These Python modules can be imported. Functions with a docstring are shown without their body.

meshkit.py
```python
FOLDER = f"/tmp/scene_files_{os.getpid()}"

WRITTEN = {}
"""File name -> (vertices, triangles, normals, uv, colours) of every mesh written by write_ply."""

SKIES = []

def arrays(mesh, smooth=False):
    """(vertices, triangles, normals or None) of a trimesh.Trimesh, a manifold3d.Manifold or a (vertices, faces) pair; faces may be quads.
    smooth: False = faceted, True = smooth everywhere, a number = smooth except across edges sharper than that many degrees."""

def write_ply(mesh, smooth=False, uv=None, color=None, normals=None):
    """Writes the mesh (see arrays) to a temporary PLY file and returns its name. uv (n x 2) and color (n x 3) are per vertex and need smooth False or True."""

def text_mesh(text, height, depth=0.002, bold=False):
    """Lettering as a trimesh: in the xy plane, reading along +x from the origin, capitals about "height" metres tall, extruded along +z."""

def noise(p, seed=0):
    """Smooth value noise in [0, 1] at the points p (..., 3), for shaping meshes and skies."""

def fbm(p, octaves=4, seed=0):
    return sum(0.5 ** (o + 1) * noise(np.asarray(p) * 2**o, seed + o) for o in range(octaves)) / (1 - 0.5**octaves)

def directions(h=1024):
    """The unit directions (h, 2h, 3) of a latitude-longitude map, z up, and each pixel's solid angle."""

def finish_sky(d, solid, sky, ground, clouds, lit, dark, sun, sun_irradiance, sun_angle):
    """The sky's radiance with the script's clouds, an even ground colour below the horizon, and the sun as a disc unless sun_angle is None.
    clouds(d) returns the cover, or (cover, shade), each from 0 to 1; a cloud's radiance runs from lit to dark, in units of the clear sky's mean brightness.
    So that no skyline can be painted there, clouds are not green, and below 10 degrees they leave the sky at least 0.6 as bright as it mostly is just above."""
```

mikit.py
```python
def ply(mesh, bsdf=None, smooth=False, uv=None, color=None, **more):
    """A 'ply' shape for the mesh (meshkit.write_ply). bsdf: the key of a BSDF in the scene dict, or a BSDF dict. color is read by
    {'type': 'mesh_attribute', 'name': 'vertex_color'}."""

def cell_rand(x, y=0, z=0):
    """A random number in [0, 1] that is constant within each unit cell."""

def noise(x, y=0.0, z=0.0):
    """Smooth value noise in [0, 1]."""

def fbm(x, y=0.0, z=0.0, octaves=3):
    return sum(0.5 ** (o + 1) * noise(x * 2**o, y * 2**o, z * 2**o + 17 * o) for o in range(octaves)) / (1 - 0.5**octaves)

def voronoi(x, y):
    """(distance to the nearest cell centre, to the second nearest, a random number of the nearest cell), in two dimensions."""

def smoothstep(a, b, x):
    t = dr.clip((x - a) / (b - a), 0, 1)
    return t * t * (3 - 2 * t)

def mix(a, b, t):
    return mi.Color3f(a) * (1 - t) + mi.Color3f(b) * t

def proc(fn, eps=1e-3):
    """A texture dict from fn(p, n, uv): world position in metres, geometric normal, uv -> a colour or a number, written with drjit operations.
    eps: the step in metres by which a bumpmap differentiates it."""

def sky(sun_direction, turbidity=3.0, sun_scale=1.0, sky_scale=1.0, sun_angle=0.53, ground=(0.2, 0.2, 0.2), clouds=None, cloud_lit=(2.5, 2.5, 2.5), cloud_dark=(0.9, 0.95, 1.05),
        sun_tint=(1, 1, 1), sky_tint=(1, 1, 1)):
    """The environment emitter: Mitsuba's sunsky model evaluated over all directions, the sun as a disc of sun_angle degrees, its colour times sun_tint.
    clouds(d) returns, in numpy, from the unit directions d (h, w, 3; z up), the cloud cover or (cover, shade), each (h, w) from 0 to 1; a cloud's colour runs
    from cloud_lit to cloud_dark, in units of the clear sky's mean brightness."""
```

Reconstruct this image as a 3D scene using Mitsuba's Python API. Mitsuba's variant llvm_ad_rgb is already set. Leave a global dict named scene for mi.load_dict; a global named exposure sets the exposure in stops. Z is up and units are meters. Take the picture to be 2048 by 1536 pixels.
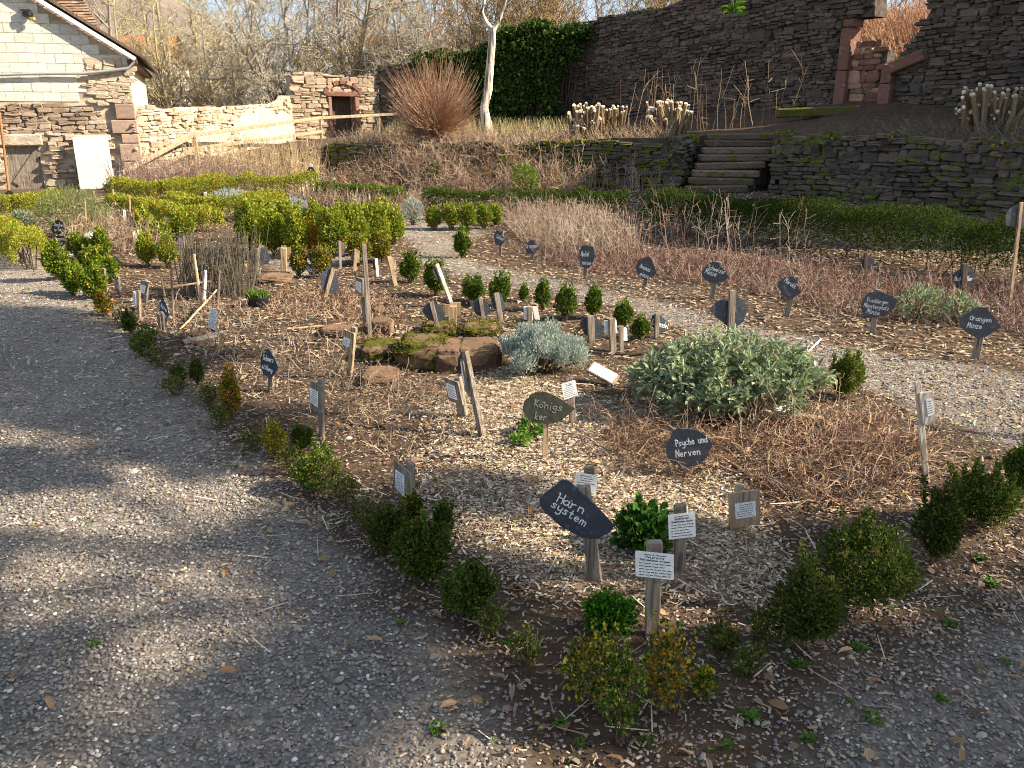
import math
import numpy as np
import trimesh, shapely
from shapely.geometry import Polygon, LineString
from scipy.interpolate import RBFInterpolator
import drjit as dr
import mitsuba as mi
import mikit, meshkit
from mikit import proc, fbm, noise, voronoi, smoothstep, mix

T = mi.ScalarTransform4f
rng = np.random.default_rng(7)
scene, labels = {}, {}

# ---------------------------------------------------------------- camera, sky, exposure
F, PITCH, EYE = 1657.0, math.radians(17.67), 1.6          # focal length in photo pixels, tilt down, eye height
CP, SP = math.cos(PITCH), math.sin(PITCH)
scene['camera'] = {'type': 'perspective', 'fov_axis': 'x', 'fov': math.degrees(2 * math.atan(1024 / F)), 'near_clip': 0.05, 'far_clip': 3000.0,
                   'to_world': T().look_at(origin=[0, 0, EYE], target=[0, CP, EYE - SP], up=[0, 0, 1])}
ELEV = math.radians(33)
SUN = np.array([math.cos(ELEV) * 0.995, -math.cos(ELEV) * 0.10, math.sin(ELEV)])
scene['sky'] = mikit.sky(SUN.tolist(), turbidity=4.0, sun_tint=(0.95, 1.01, 1.12), sky_scale=0.72, clouds=lambda d: 0.4 + 0 * d[..., 0], cloud_lit=(1.15, 1.18, 1.22))
exposure = 3.3


def ray(u, v):
    a, b = (u - 1024) / F, (v - 768) / F
    return np.array([a, CP - b * SP, -SP - b * CP])


def At(u, v, Y):                    # the point seen at a photo pixel on the upright plane y = Y
    r = ray(u, v)
    return np.array([0, 0, EYE]) + r * (Y / r[1])


def G(u, v, z=0.0):                 # ... on the level z
    r = ray(u, v)
    return np.array([0, 0, EYE]) + r * ((z - EYE) / r[2])


def pix(p):
    p = np.atleast_2d(p) - [0, 0, EYE]
    d = p[:, 1] * CP - p[:, 2] * SP
    return 1024 + F * p[:, 0] / d, 768 - F * (p[:, 1] * SP + p[:, 2] * CP) / d, d


# ---------------------------------------------------------------- naming and adding
USED = {}


def number(name):
    n = USED.get(name, -1) + 1
    USED[name] = n
    return name if n == 0 else f'{name}_{n:03d}'


def thing(name, label, cat, group=None, kind=None):
    k = number(name)
    labels[k] = {'label': label, 'category': cat}
    if group: labels[k]['group'] = group
    if kind: labels[k]['kind'] = kind
    return k


def add(parent, part, m, bsdf, smooth=False, label=None, kind=None):
    """m: Mesh (below). One entry of the scene: the thing itself (part None) or a part of it."""
    k = parent if part is None else number(parent + '__' + part)
    if part == 'stems': kind, label = 'stuff', 'thin woody stems'
    uv, col = m.uv, m.col
    scene[k] = mikit.ply((m.v, m.f), bsdf, smooth=smooth, uv=uv, color=col)
    if label or kind:
        labels.setdefault(k, {}).update({a: b for a, b in (('label', label), ('kind', kind)) if b})
    return k


def struct(name, m, bsdf, label, smooth=False):
    add(name, None, m, bsdf, smooth)
    labels[name] = {'kind': 'structure', 'label': label}


class Mesh:
    def __init__(self, v, f, uv=None, col=None):
        self.v, self.f, self.uv, self.col = np.asarray(v, float), np.asarray(f, int), uv, col

    def moved(self, M=None, t=(0, 0, 0)):
        v = self.v if M is None else self.v @ np.asarray(M).T
        return Mesh(v + np.asarray(t), self.f, self.uv, self.col)


def join(ms):
    ms = [m for m in ms if m is not None and len(m.v)]
    off = np.cumsum([0] + [len(m.v) for m in ms])
    uv = np.vstack([m.uv for m in ms]) if ms[0].uv is not None else None
    col = np.vstack([m.col for m in ms]) if ms[0].col is not None else None
    return Mesh(np.vstack([m.v for m in ms]), np.vstack([m.f + o for m, o in zip(ms, off)]), uv, col)


def rot(ax, ay, az):
    cx, sx, cy, sy, cz, sz = (g(a) for a in (ax, ay, az) for g in (math.cos, math.sin))
    return np.array([[cz, -sz, 0], [sz, cz, 0], [0, 0, 1]]) @ np.array([[cy, 0, sy], [0, 1, 0], [-sy, 0, cy]]) @ np.array([[1, 0, 0], [0, cx, -sx], [0, sx, cx]])


def unit(a):
    return a / (np.linalg.norm(a, axis=-1, keepdims=True) + 1e-12)


def R(*s):
    return rng.uniform(-1, 1, s)


def pick(cols, n, w=None, j=0.15):
    """n colours from a palette, each a little lighter or darker."""
    c = np.asarray(cols, float)[rng.choice(len(cols), n, p=None if w is None else np.asarray(w) / np.sum(w))]
    return np.clip(c * (1 + j * R(n, 1)) * (1 + 0.25 * j * R(n, 3)), 0.003, 0.95)


# ---------------------------------------------------------------- batches of small pieces
def tubes(P, r, sides=4, col=None, cap=False):
    """P (N,K,3) centre lines, r (N,K) radii; col (N,3)."""
    P = np.asarray(P, float)
    N, K, _ = P.shape
    r = np.broadcast_to(np.asarray(r, float), (N, K))
    d = unit(np.gradient(P, axis=1))
    ref = np.where(np.abs(d[:, :1, 2:3]) > 0.8, [1.0, 0.2, 0], [0, 0.1, 1.0])
    a = unit(np.cross(d, np.broadcast_to(ref, d.shape)))
    b = np.cross(d, a)
    th = np.arange(sides) * 2 * np.pi / sides
    ring = a[:, :, None] * np.cos(th)[None, None, :, None] + b[:, :, None] * np.sin(th)[None, None, :, None]
    v = (P[:, :, None] + ring * r[:, :, None, None]).reshape(-1, 3)
    i = np.arange(sides)
    q = np.stack([i, (i + 1) % sides, (i + 1) % sides + sides, i + sides], 1)
    q = (q[None] + (np.arange(K - 1) * sides)[:, None, None]).reshape(-1, 4)
    f = np.vstack([q[:, [0, 1, 2]], q[:, [0, 2, 3]]])
    if cap:
        fan = np.stack([np.zeros(sides - 2, int), i[1:-1], i[2:]], 1) + (K - 1) * sides
        f = np.vstack([f, fan])
    f = (f[None] + (np.arange(N) * K * sides)[:, None, None]).reshape(-1, 3)
    c = None if col is None else np.repeat(np.broadcast_to(col, (N, 3)), K * sides, 0)
    return Mesh(v, f, None, c)


LEAF4 = (np.array([[0, 0, 0], [0.5, 0.5, 0.06], [1, 0, -0.05], [0.5, -0.5, 0.06]]), np.array([[0, 2, 1], [0, 3, 2]]))
LEAF6 = (np.array([[0, 0, 0], [0.3, 0.42, 0.1], [0.7, 0.4, 0.08], [1, 0, -0.12], [0.7, -0.4, 0.08], [0.3, -0.42, 0.1], [0.5, 0, 0]]),
         np.array([[0, 6, 1], [1, 6, 2], [2, 6, 3], [3, 6, 4], [4, 6, 5], [5, 6, 0]]))
CHIP = (np.array([[0, 0.5, 0], [1, 0.35, 0], [0.93, -0.5, 0], [0.1, -0.4, 0]]), np.array([[0, 2, 1], [0, 3, 2]]))


def blades(C, axis, nrm, L, W, col, shape=LEAF4):
    """Flat pieces: base C, long axis, face normal, length and width, colour per piece."""
    N = len(C)
    a = unit(np.asarray(axis))
    n = np.asarray(nrm) - (np.asarray(nrm) * a).sum(-1, keepdims=True) * a
    n = unit(n)
    b = np.cross(n, a)
    s, f = shape
    L, W = np.broadcast_to(L, N), np.broadcast_to(W, N)
    v = C[:, None] + a[:, None] * s[None, :, :1] * L[:, None, None] + b[:, None] * s[None, :, 1:2] * W[:, None, None] + n[:, None] * s[None, :, 2:] * L[:, None, None]
    f = (f[None] + (np.arange(N) * len(s))[:, None, None]).reshape(-1, 3)
    return Mesh(v.reshape(-1, 3), f, None, np.repeat(np.broadcast_to(col, (N, 3)), len(s), 0))


_h = np.arange(6) * np.pi / 3
DOME = trimesh.Trimesh(np.vstack([np.stack([np.cos(_h), np.sin(_h), -.35 + 0 * _h], 1), [[.12, .05, 1.0]]]), [[i, (i + 1) % 6, 6] for i in range(6)], process=False)
ICO, OCT = trimesh.creation.icosahedron(), trimesh.Trimesh([[1, 0, 0], [-1, 0, 0], [0, 1, 0], [0, -1, 0], [0, 0, 1], [0, 0, -1]], [[0, 2, 4], [2, 1, 4], [1, 3, 4], [3, 0, 4], [2, 0, 5], [1, 2, 5], [3, 1, 5], [0, 3, 5]], process=False)


def lumps(C, S, col, base=ICO, jit=0.22, tilt=0.4):
    """Pebbles: centres C, half sizes S (N,3), turned at random."""
    N, u, f = len(C), np.array(base.vertices), np.array(base.faces)
    u = u[None] * (1 + jit * R(N, len(u), 1))
    v = u * S[:, None]
    az, ax = rng.uniform(0, 6.28, N), tilt * R(N)
    c, s = np.cos(ax)[:, None], np.sin(ax)[:, None]
    v = np.stack([v[..., 0], v[..., 1] * c - v[..., 2] * s, v[..., 1] * s + v[..., 2] * c], -1)
    c, s = np.cos(az)[:, None], np.sin(az)[:, None]
    v = np.stack([v[..., 0] * c - v[..., 1] * s, v[..., 0] * s + v[..., 1] * c, v[..., 2]], -1) + C[:, None]
    f = (f[None] + (np.arange(N) * u.shape[1])[:, None, None]).reshape(-1, 3)
    return Mesh(v.reshape(-1, 3), f, None, np.repeat(np.broadcast_to(col, (N, 3)), u.shape[1], 0))


def boxm(size, chamfer=0.0):
    """A box centred on the origin, long edges chamfered."""
    x, y, z = np.asarray(size) / 2
    c = min(chamfer, x * 0.6, y * 0.6, z * 0.6)
    if c <= 0:
        m = trimesh.creation.box(size)
        return Mesh(m.vertices, m.faces)
    pts = [(sx * (x - c * (k != 0)), sy * (y - c * (k != 1)), sz * (z - c * (k != 2))) for sx in (-1, 1) for sy in (-1, 1) for sz in (-1, 1) for k in range(3)]
    m = trimesh.convex.convex_hull(np.array(pts))
    return Mesh(m.vertices, m.faces)


def paint(m, col):
    m.col = np.repeat(np.asarray(col, float)[None], len(m.v), 0)
    return m


# ---------------------------------------------------------------- materials
VC = {'type': 'mesh_attribute', 'name': 'vertex_color'}
scene['leaf'] = {'type': 'principledthin', 'base_color': VC, 'roughness': 0.55, 'diff_trans': 0.5, 'spec_trans': 0.0, 'eta': 1.35}
scene['gloss_leaf'] = {'type': 'principledthin', 'base_color': VC, 'roughness': 0.38, 'diff_trans': 0.35, 'spec_trans': 0.0, 'eta': 1.45}
scene['matte'] = {'type': 'twosided', 'bsdf': {'type': 'diffuse', 'reflectance': VC}}
scene['pebble'] = {'type': 'principled', 'base_color': VC, 'roughness': 0.6, 'specular': 0.4}


def principled(color, rough=0.8, spec=0.3, bump=None, scale=1.0, two=True):
    b = {'type': 'principled', 'base_color': color if isinstance(color, dict) else {'type': 'rgb', 'value': list(color)}, 'roughness': rough, 'specular': spec}
    if bump: b = {'type': 'bumpmap', 'arbitrary': proc(bump, eps=0.004), 'scale': scale, 'bsdf': b}
    return {'type': 'twosided', 'bsdf': b} if two else b


def stone_color(c0, c1, c2, moss=(0.10, 0.115, 0.02), lichen=(0.32, 0.31, 0.26)):
    """uv.x picks the stone's tone, uv.y how much moss grows on it; grain and lichen come from noise in place."""
    def fn(p, n, uv):
        g = fbm(p.x * 9, p.y * 9, p.z * 14, 3)
        fine = noise(p.x * 55, p.y * 55, p.z * 80)
        t = uv.x
        c = mix(mix(c0, c1, dr.clip(t * 2, 0, 1)), c2, dr.clip(t * 2 - 1, 0, 1))
        c = c * (0.62 + 0.5 * g + 0.25 * fine)
        c = mix(c, lichen, 0.55 * smoothstep(0.66, 0.74, fbm(p.x * 5 + 9, p.y * 5, p.z * 7, 3)))
        m = smoothstep(0.0, 0.1, fbm(p.x * 6, p.y * 6 + 4, p.z * 8, 3) - (1.02 - uv.y))
        return mix(c, mi.Color3f(moss) * (0.6 + 0.8 * noise(p.x * 30, p.y * 30, p.z * 40)), m)
    return proc(fn)


def stone_bump(p, n, uv):
    return fbm(p.x * 22, p.y * 22, p.z * 34, 3)


scene['slate_stone'] = principled(stone_color((0.060, 0.050, 0.041), (0.105, 0.086, 0.068), (0.16, 0.125, 0.098), lichen=(0.19, 0.175, 0.14)), 0.8, 0.3, stone_bump, 0.012)
scene['tan_stone'] = principled(stone_color((0.23, 0.175, 0.125), (0.36, 0.285, 0.21), (0.50, 0.42, 0.32), lichen=(0.36, 0.33, 0.27)), 0.88, 0.2, stone_bump, 0.012)
scene['red_stone'] = principled(stone_color((0.16, 0.080, 0.060), (0.23, 0.120, 0.090), (0.44, 0.27, 0.20), lichen=(0.34, 0.24, 0.18)), 0.88, 0.2, stone_bump, 0.008)
scene['step_stone'] = principled(stone_color((0.11, 0.08, 0.06), (0.18, 0.13, 0.10), (0.25, 0.19, 0.145), lichen=(0.25, 0.21, 0.16)), 0.9, 0.2, stone_bump, 0.012)
scene['quoin_stone'] = principled(stone_color((0.24, 0.165, 0.13), (0.33, 0.235, 0.185), (0.45, 0.34, 0.27), lichen=(0.4, 0.33, 0.27)), 0.9, 0.2, stone_bump, 0.008)
scene['block_stone'] = principled(stone_color((0.54, 0.53, 0.46), (0.60, 0.59, 0.51), (0.65, 0.63, 0.56), lichen=(0.52, 0.51, 0.45)), 0.92, 0.15, stone_bump, 0.004)


def ramp(c0, c1, sx, sy, sz):
    def fn(p, n, uv):
        g = fbm(p.x * sx, p.y * sy, p.z * sz, 4)
        return mix(c0, c1, smoothstep(0.3, 0.7, g))
    return proc(fn)


scene['mortar'] = principled(ramp((0.06, 0.05, 0.04), (0.12, 0.10, 0.08), 9, 9, 9), 0.95, 0.1)
scene['pale_mortar'] = principled(ramp((0.34, 0.275, 0.20), (0.52, 0.44, 0.34), 5, 5, 7), 0.95, 0.1)
scene['render_coat'] = principled(ramp((0.40, 0.33, 0.25), (0.58, 0.51, 0.41), 5, 5, 6), 0.95, 0.1, stone_bump, 0.02)


def wood_color(c0, c1, c2):
    def fn(p, n, uv):
        # long grain along z, cracks and grey weathering in streaks
        g = fbm(p.x * 60, p.y * 60, p.z * 4, 3)
        k = smoothstep(0.62, 0.70, noise(p.x * 170, p.y * 170, p.z * 7))
        c = mix(c0, c1, smoothstep(0.25, 0.75, g))
        c = mix(c, c2, smoothstep(0.45, 0.75, fbm(p.x * 7, p.y * 7, p.z * 5, 3)) * 0.8)
        return c * (1 - 0.45 * k)
    return proc(fn)


def wood_bump(p, n, uv):
    return fbm(p.x * 120, p.y * 120, p.z * 7, 2)


scene['grey_wood'] = principled(wood_color((0.16, 0.13, 0.10), (0.30, 0.255, 0.205), (0.24, 0.215, 0.185)), 0.85, 0.2, wood_bump, 0.002)
scene['tan_wood'] = principled(wood_color((0.30, 0.21, 0.13), (0.46, 0.345, 0.225), (0.38, 0.30, 0.22)), 0.85, 0.2, wood_bump, 0.002)
scene['pale_wood'] = principled(wood_color((0.40, 0.34, 0.27), (0.58, 0.52, 0.43), (0.50, 0.46, 0.40)), 0.85, 0.2, wood_bump, 0.002)
scene['dark_wood'] = principled(wood_color((0.07, 0.05, 0.04), (0.14, 0.10, 0.075), (0.11, 0.09, 0.075)), 0.85, 0.2, wood_bump, 0.002)


def slate_fn(p, n, uv):
    g = fbm(p.x * 14, p.y * 14, p.z * 14, 4)
    s = smoothstep(0.70, 0.78, noise(p.x * 60, p.y * 60, p.z * 60))
    c = mix((0.026, 0.034, 0.048), (0.058, 0.070, 0.092), g)
    return c + 0.035 * s


def old_slate_fn(p, n, uv):
    g = fbm(p.x * 14, p.y * 14, p.z * 14, 4)
    return mix((0.030, 0.032, 0.024), (0.070, 0.072, 0.052), g)


def slate_bump(p, n, uv):
    return fbm(p.x * 40, p.y * 40, p.z * 30, 3)


scene['slate'] = principled(proc(slate_fn), 0.36, 0.7, slate_bump, 0.003)
scene['old_slate'] = principled(proc(old_slate_fn), 0.65, 0.3, slate_bump, 0.003)
scene['chalk_paint'] = principled((0.80, 0.82, 0.82), 0.7, 0.2)
scene['faded_paint'] = principled((0.22, 0.25, 0.24), 0.8, 0.2)
scene['paper'] = principled(ramp((0.78, 0.79, 0.78), (0.85, 0.86, 0.85), 25, 25, 25), 0.45, 0.4)
scene['ink'] = principled((0.06, 0.06, 0.07), 0.7, 0.2)
scene['laminate'] = {'type': 'thindielectric', 'int_ior': 1.45}
scene['white_paint'] = principled(ramp((0.66, 0.64, 0.60), (0.80, 0.79, 0.76), 4, 4, 3), 0.6, 0.3)
scene['grey_metal'] = {'type': 'twosided', 'bsdf': {'type': 'principled', 'base_color': {'type': 'rgb', 'value': [0.55, 0.56, 0.57]}, 'roughness': 0.4, 'metallic': 0.6}}
scene['black_plastic'] = principled((0.012, 0.013, 0.015), 0.4, 0.5)
scene['rust'] = principled(ramp((0.30, 0.13, 0.05), (0.42, 0.20, 0.09), 20, 20, 6), 0.8, 0.2)
scene['panel'] = principled(ramp((0.50, 0.49, 0.48), (0.64, 0.63, 0.61), 2.2, 2.2, 2.2), 0.7, 0.2)
#SPLIT
# ---------------------------------------------------------------- the lie of the land
WALL_L = [(-8.2, 22.2), (-4.9, 22.7), (-0.3, 21.2), (3.9, 20.2), (4.7, 21.8)]          # retaining wall left of the steps
WALL_R = [(6.75, 21.8), (5.98, 19.5), (8.7, 13.6), (9.8, 10.8), (11.2, 7.0)]             # and right of them
TERRACE = Polygon(WALL_L + WALL_R + [(60, 7), (400, 7), (400, 400), (-400, 400), (-400, 60), (-9.9, 50), (-9.9, 24)])
CONTROL = np.array([(-9.6, 24, .25), (-8.2, 22.4, .45), (-9.1, 25, .5), (-9.3, 29, .6), (-9, 34, .8), (-7, 36, .95), (-4.9, 23, .92), (-5, 30, 1.08), (-4, 36, 1.3), (3, 35, 1.42),
                    (0, 21.5, .98), (4, 20.6, 1.18), (4, 24, 1.25), (6.5, 22.3, 1.27), (7, 19.8, 1.27), (9.2, 13.7, 1.2), (10.3, 11, 1.2), (8.5, 27.3, 1.8), (10, 25.3, 2.02),
                    (11.5, 23.3, 1.95), (13, 21, 1.75), (9, 22, 1.42), (11, 17, 1.45), (30, 20, 2.2), (30, 60, 3), (-30, 60, .6), (0, 60, 1.3), (90, 90, 6), (-90, 90, 1), (-60, 40, .3), (60, 7, 2), (13.6, 28.3, 4.0), (17, 29, 4.6), (16, 38, 5.2)])
CONTROL[CONTROL[:, 1] > 22.6, 0] *= .955
BANK_LINE = LineString(WALL_L)
HILL = RBFInterpolator(CONTROL[:, :2], CONTROL[:, 2], kernel='thin_plate_spline', smoothing=0.02)
shapely.prepare(TERRACE)


def height(x, y):
    x, y = np.atleast_1d(np.asarray(x, float)), np.atleast_1d(np.asarray(y, float))
    p = shapely.points(x, y)
    z = 0.025 * (meshkit.fbm(np.stack([x * 1.3, y * 1.3, 0 * x], -1), 3) - 0.5) * 2 * (y < 60)
    inside = shapely.contains(TERRACE, p)
    fore = (~inside) & (x > -4.9) & (x < 2.2) & (y > 18.6) & (y < 22.8)           # the earth bank that has slid down over the low wall
    if fore.any():
        d = shapely.distance(BANK_LINE, p[fore])
        win = np.clip((x[fore] + 4.6) / 1.4, 0, 1) * np.clip((2.0 - x[fore]) / 2.2, 0, 1)
        nb = meshkit.fbm(np.stack([x[fore] * 1.4, y[fore] * 1.4, 0 * d], -1), 3, 31)
        z[fore] += win * .95 * np.clip(1 - d / (1.1 + .9 * nb), 0, 1) * (.65 + .7 * nb)
    if inside.any():
        q = np.stack([np.clip(x[inside], -90, 90), np.clip(y[inside], 7, 90)], 1)
        d = shapely.distance(TERRACE.exterior, p[inside])
        left = np.clip((x[inside] + 9.9) / 0.5, 0, 1)
        t = np.clip((d - 0.12) / 0.22, 0, 1)
        z[inside] += np.clip(HILL(q), 0.05, 8) * t + 0.06 * (meshkit.fbm(np.stack([q[:, 0] * .9, q[:, 1] * .9, 0 * q[:, 0]], -1), 3, 5) - 0.5) * t
    return z


def hz(x, y):
    return float(height(x, y)[0])


def ground(u, v):
    """Where the ray of a photo pixel meets the lower garden's ground."""
    p = G(u, v)
    for _ in range(3): p = G(u, v, hz(p[0], p[1]))
    return p


def region(pts):
    return Polygon([tuple(G(u, max(v, 290))[:2]) for u, v in pts]).buffer(0)


# gravel paths and the bed with wood chips, as outlines on the ground (metres)
MAIN_PATH = region([(-700, 470), (60, 495), (110, 545), (170, 590), (240, 660), (320, 730), (400, 810), (480, 910), (590, 1020), (680, 1110), (780, 1200), (880, 1310), (960, 1420), (1000, 1536), (900, 2600), (-1500, 2600)])
RIGHT_PATH = region([(1420, 1536), (1700, 1330), (2048, 1180), (2900, 1000), (2600, 2600), (1300, 2600)])
MID_PATH = region([(800, 468), (1000, 458), (935, 485), (915, 510), (1000, 535), (1180, 572), (1400, 620), (1560, 660), (1750, 700), (2300, 790), (2400, 980), (2048, 905), (1830, 830), (1700, 760), (1500, 705), (1250, 625), (1100, 590), (950, 560), (830, 530)])
BACK_PATH = region([(425, 438), (480, 440), (490, 470), (560, 560), (660, 545), (780, 480), (1000, 455), (820, 440), (500, 428)])
CHIPS = region([(880, 800), (1010, 740), (1180, 800), (1330, 810), (1420, 900), (1460, 960), (1530, 1100), (1500, 1200), (1280, 1180), (1100, 1190), (970, 1130), (860, 960)])
for g_ in (MAIN_PATH, RIGHT_PATH, MID_PATH, BACK_PATH, CHIPS): shapely.prepare(g_)


def cover(poly, x, y, soft):
    """1 well inside the outline, 0 well outside, soft over a few decimetres."""
    p = shapely.points(x, y)
    d = shapely.distance(poly.exterior if poly.geom_type == 'Polygon' else poly.boundary, p)
    return np.clip(0.5 + np.where(shapely.contains(poly, p), d, -d) / (2 * soft), 0, 1)


def gravelness(x, y):
    g = np.maximum(cover(MAIN_PATH, x, y, 0.28), 0.8 * cover(RIGHT_PATH, x, y, 0.35))
    return np.maximum(g, 0.75 * np.maximum(cover(MID_PATH, x, y, 0.2), cover(BACK_PATH, x, y, 0.2)))


gx = np.concatenate([[-400, -120, -50, -25], np.arange(-14, 14.01, 0.12), [16, 20, 30, 60, 150, 400]])
gy = np.concatenate([[-60, -15, -4], np.arange(0, 28.01, 0.12), np.arange(28.5, 44, 0.8), [50, 60, 80, 120, 200, 400]])
X, Y = np.meshgrid(gx, gy)
Z = height(X.ravel(), Y.ravel())
n0, n1 = X.shape
q = (np.arange(n0 - 1)[:, None] * n1 + np.arange(n1 - 1)[None]).ravel()
quad = np.stack([q, q + 1, q + 1 + n1, q + n1], 1)
near = (np.abs(X.ravel()) < 14.1) & (Y.ravel() < 28)
gm, gc = np.zeros(X.size), np.zeros(X.size)
gm[near], gc[near] = gravelness(X.ravel()[near], Y.ravel()[near]), cover(CHIPS, X.ravel()[near], Y.ravel()[near], 0.25)


def ground_color(p, n, uv):
    """uv.x: gravel, uv.y: wood chips; else dark soil with leaf mould."""
    edge = 0.45 * (fbm(p.x * 4, p.y * 4, 0, 3) - 0.5)
    w = noise(p.x * 130, p.y * 130, 2.0)
    grain = fbm(p.x * 45, p.y * 45, 3, 2)
    soil = mix((0.035, 0.023, 0.016), (0.105, 0.072, 0.048), fbm(p.x * 11, p.y * 11, 1, 4))
    soil = soil * (0.7 + 0.6 * fbm(p.x * 90, p.y * 90, 5.0, 3))
    grav = mix((0.11, 0.096, 0.083), (0.25, 0.22, 0.19), w) * (0.6 + 0.7 * grain) * (0.8 + 0.4 * fbm(p.x * 2.2, p.y * 2.2, 0, 2))
    chip = mix((0.13, 0.095, 0.06), (0.36, 0.29, 0.20), fbm(p.x * 110, p.y * 110, 3, 3))
    c = mix(soil, chip, smoothstep(0.35, 0.65, uv.y + edge) * 0.75)
    return mix(c, grav, smoothstep(0.3, 0.7, uv.x + edge))


def ground_bump(p, n, uv):
    return fbm(p.x * 26, p.y * 26, 0, 3)


scene['ground_soil'] = principled(proc(ground_color), 0.92, 0.15, ground_bump, 0.008)
struct('ground', Mesh(np.stack([X.ravel(), Y.ravel(), Z], 1), quad[:, [0, 1, 2]].tolist() + quad[:, [0, 2, 3]].tolist(), np.stack([gm, gc], 1)), 'ground_soil',
       'grey gravel paths and dark soil beds of the walled herb garden', smooth=True)

# ---------------------------------------------------------------- masonry
OUT8 = np.array([(-1, -.5), (-.78, -1), (.78, -1), (1, -.5), (1, .5), (.78, 1), (-.78, 1), (-1, .5)])


def stones_mesh(c, t, n, w, h, proud, uv, jit=0.16, inner=0.84):
    """Irregular dressed or rubble stones: centre c, along t, out n (N,3), size w x h, standing proud of the joint."""
    N = len(c)
    o = OUT8[None] * (1 + jit * R(N, 8, 1)) + jit * 0.5 * R(N, 8, 2)
    o = o * np.stack([w, h], 1)[:, None] / 2
    z = np.array([0, 0, 1.0])
    def ring(k, d):
        return c[:, None] + t[:, None] * o[..., :1] * k + z * o[..., 1:] * k + n[:, None] * d[..., None]
    pr = proud[:, None] * (1 + 0.35 * R(N, 8))
    v = np.concatenate([ring(1.0, np.full((N, 8), -0.05)), ring(1.0, pr * 0.55), ring(inner, pr)], 1)
    i = np.arange(8); j = (i + 1) % 8
    f = [np.stack([i, j, j + 8], 1), np.stack([i, j + 8, i + 8], 1), np.stack([i + 8, j + 8, j + 16], 1), np.stack([i + 8, j + 16, i + 16], 1), np.stack([np.full(6, 16), i[1:7] + 16, i[2:8] + 16], 1)]
    f = np.vstack(f)
    f = (f[None] + (np.arange(N) * 24)[:, None, None]).reshape(-1, 3)
    return Mesh(v.reshape(-1, 3), f, np.repeat(uv, 24, 0))


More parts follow.
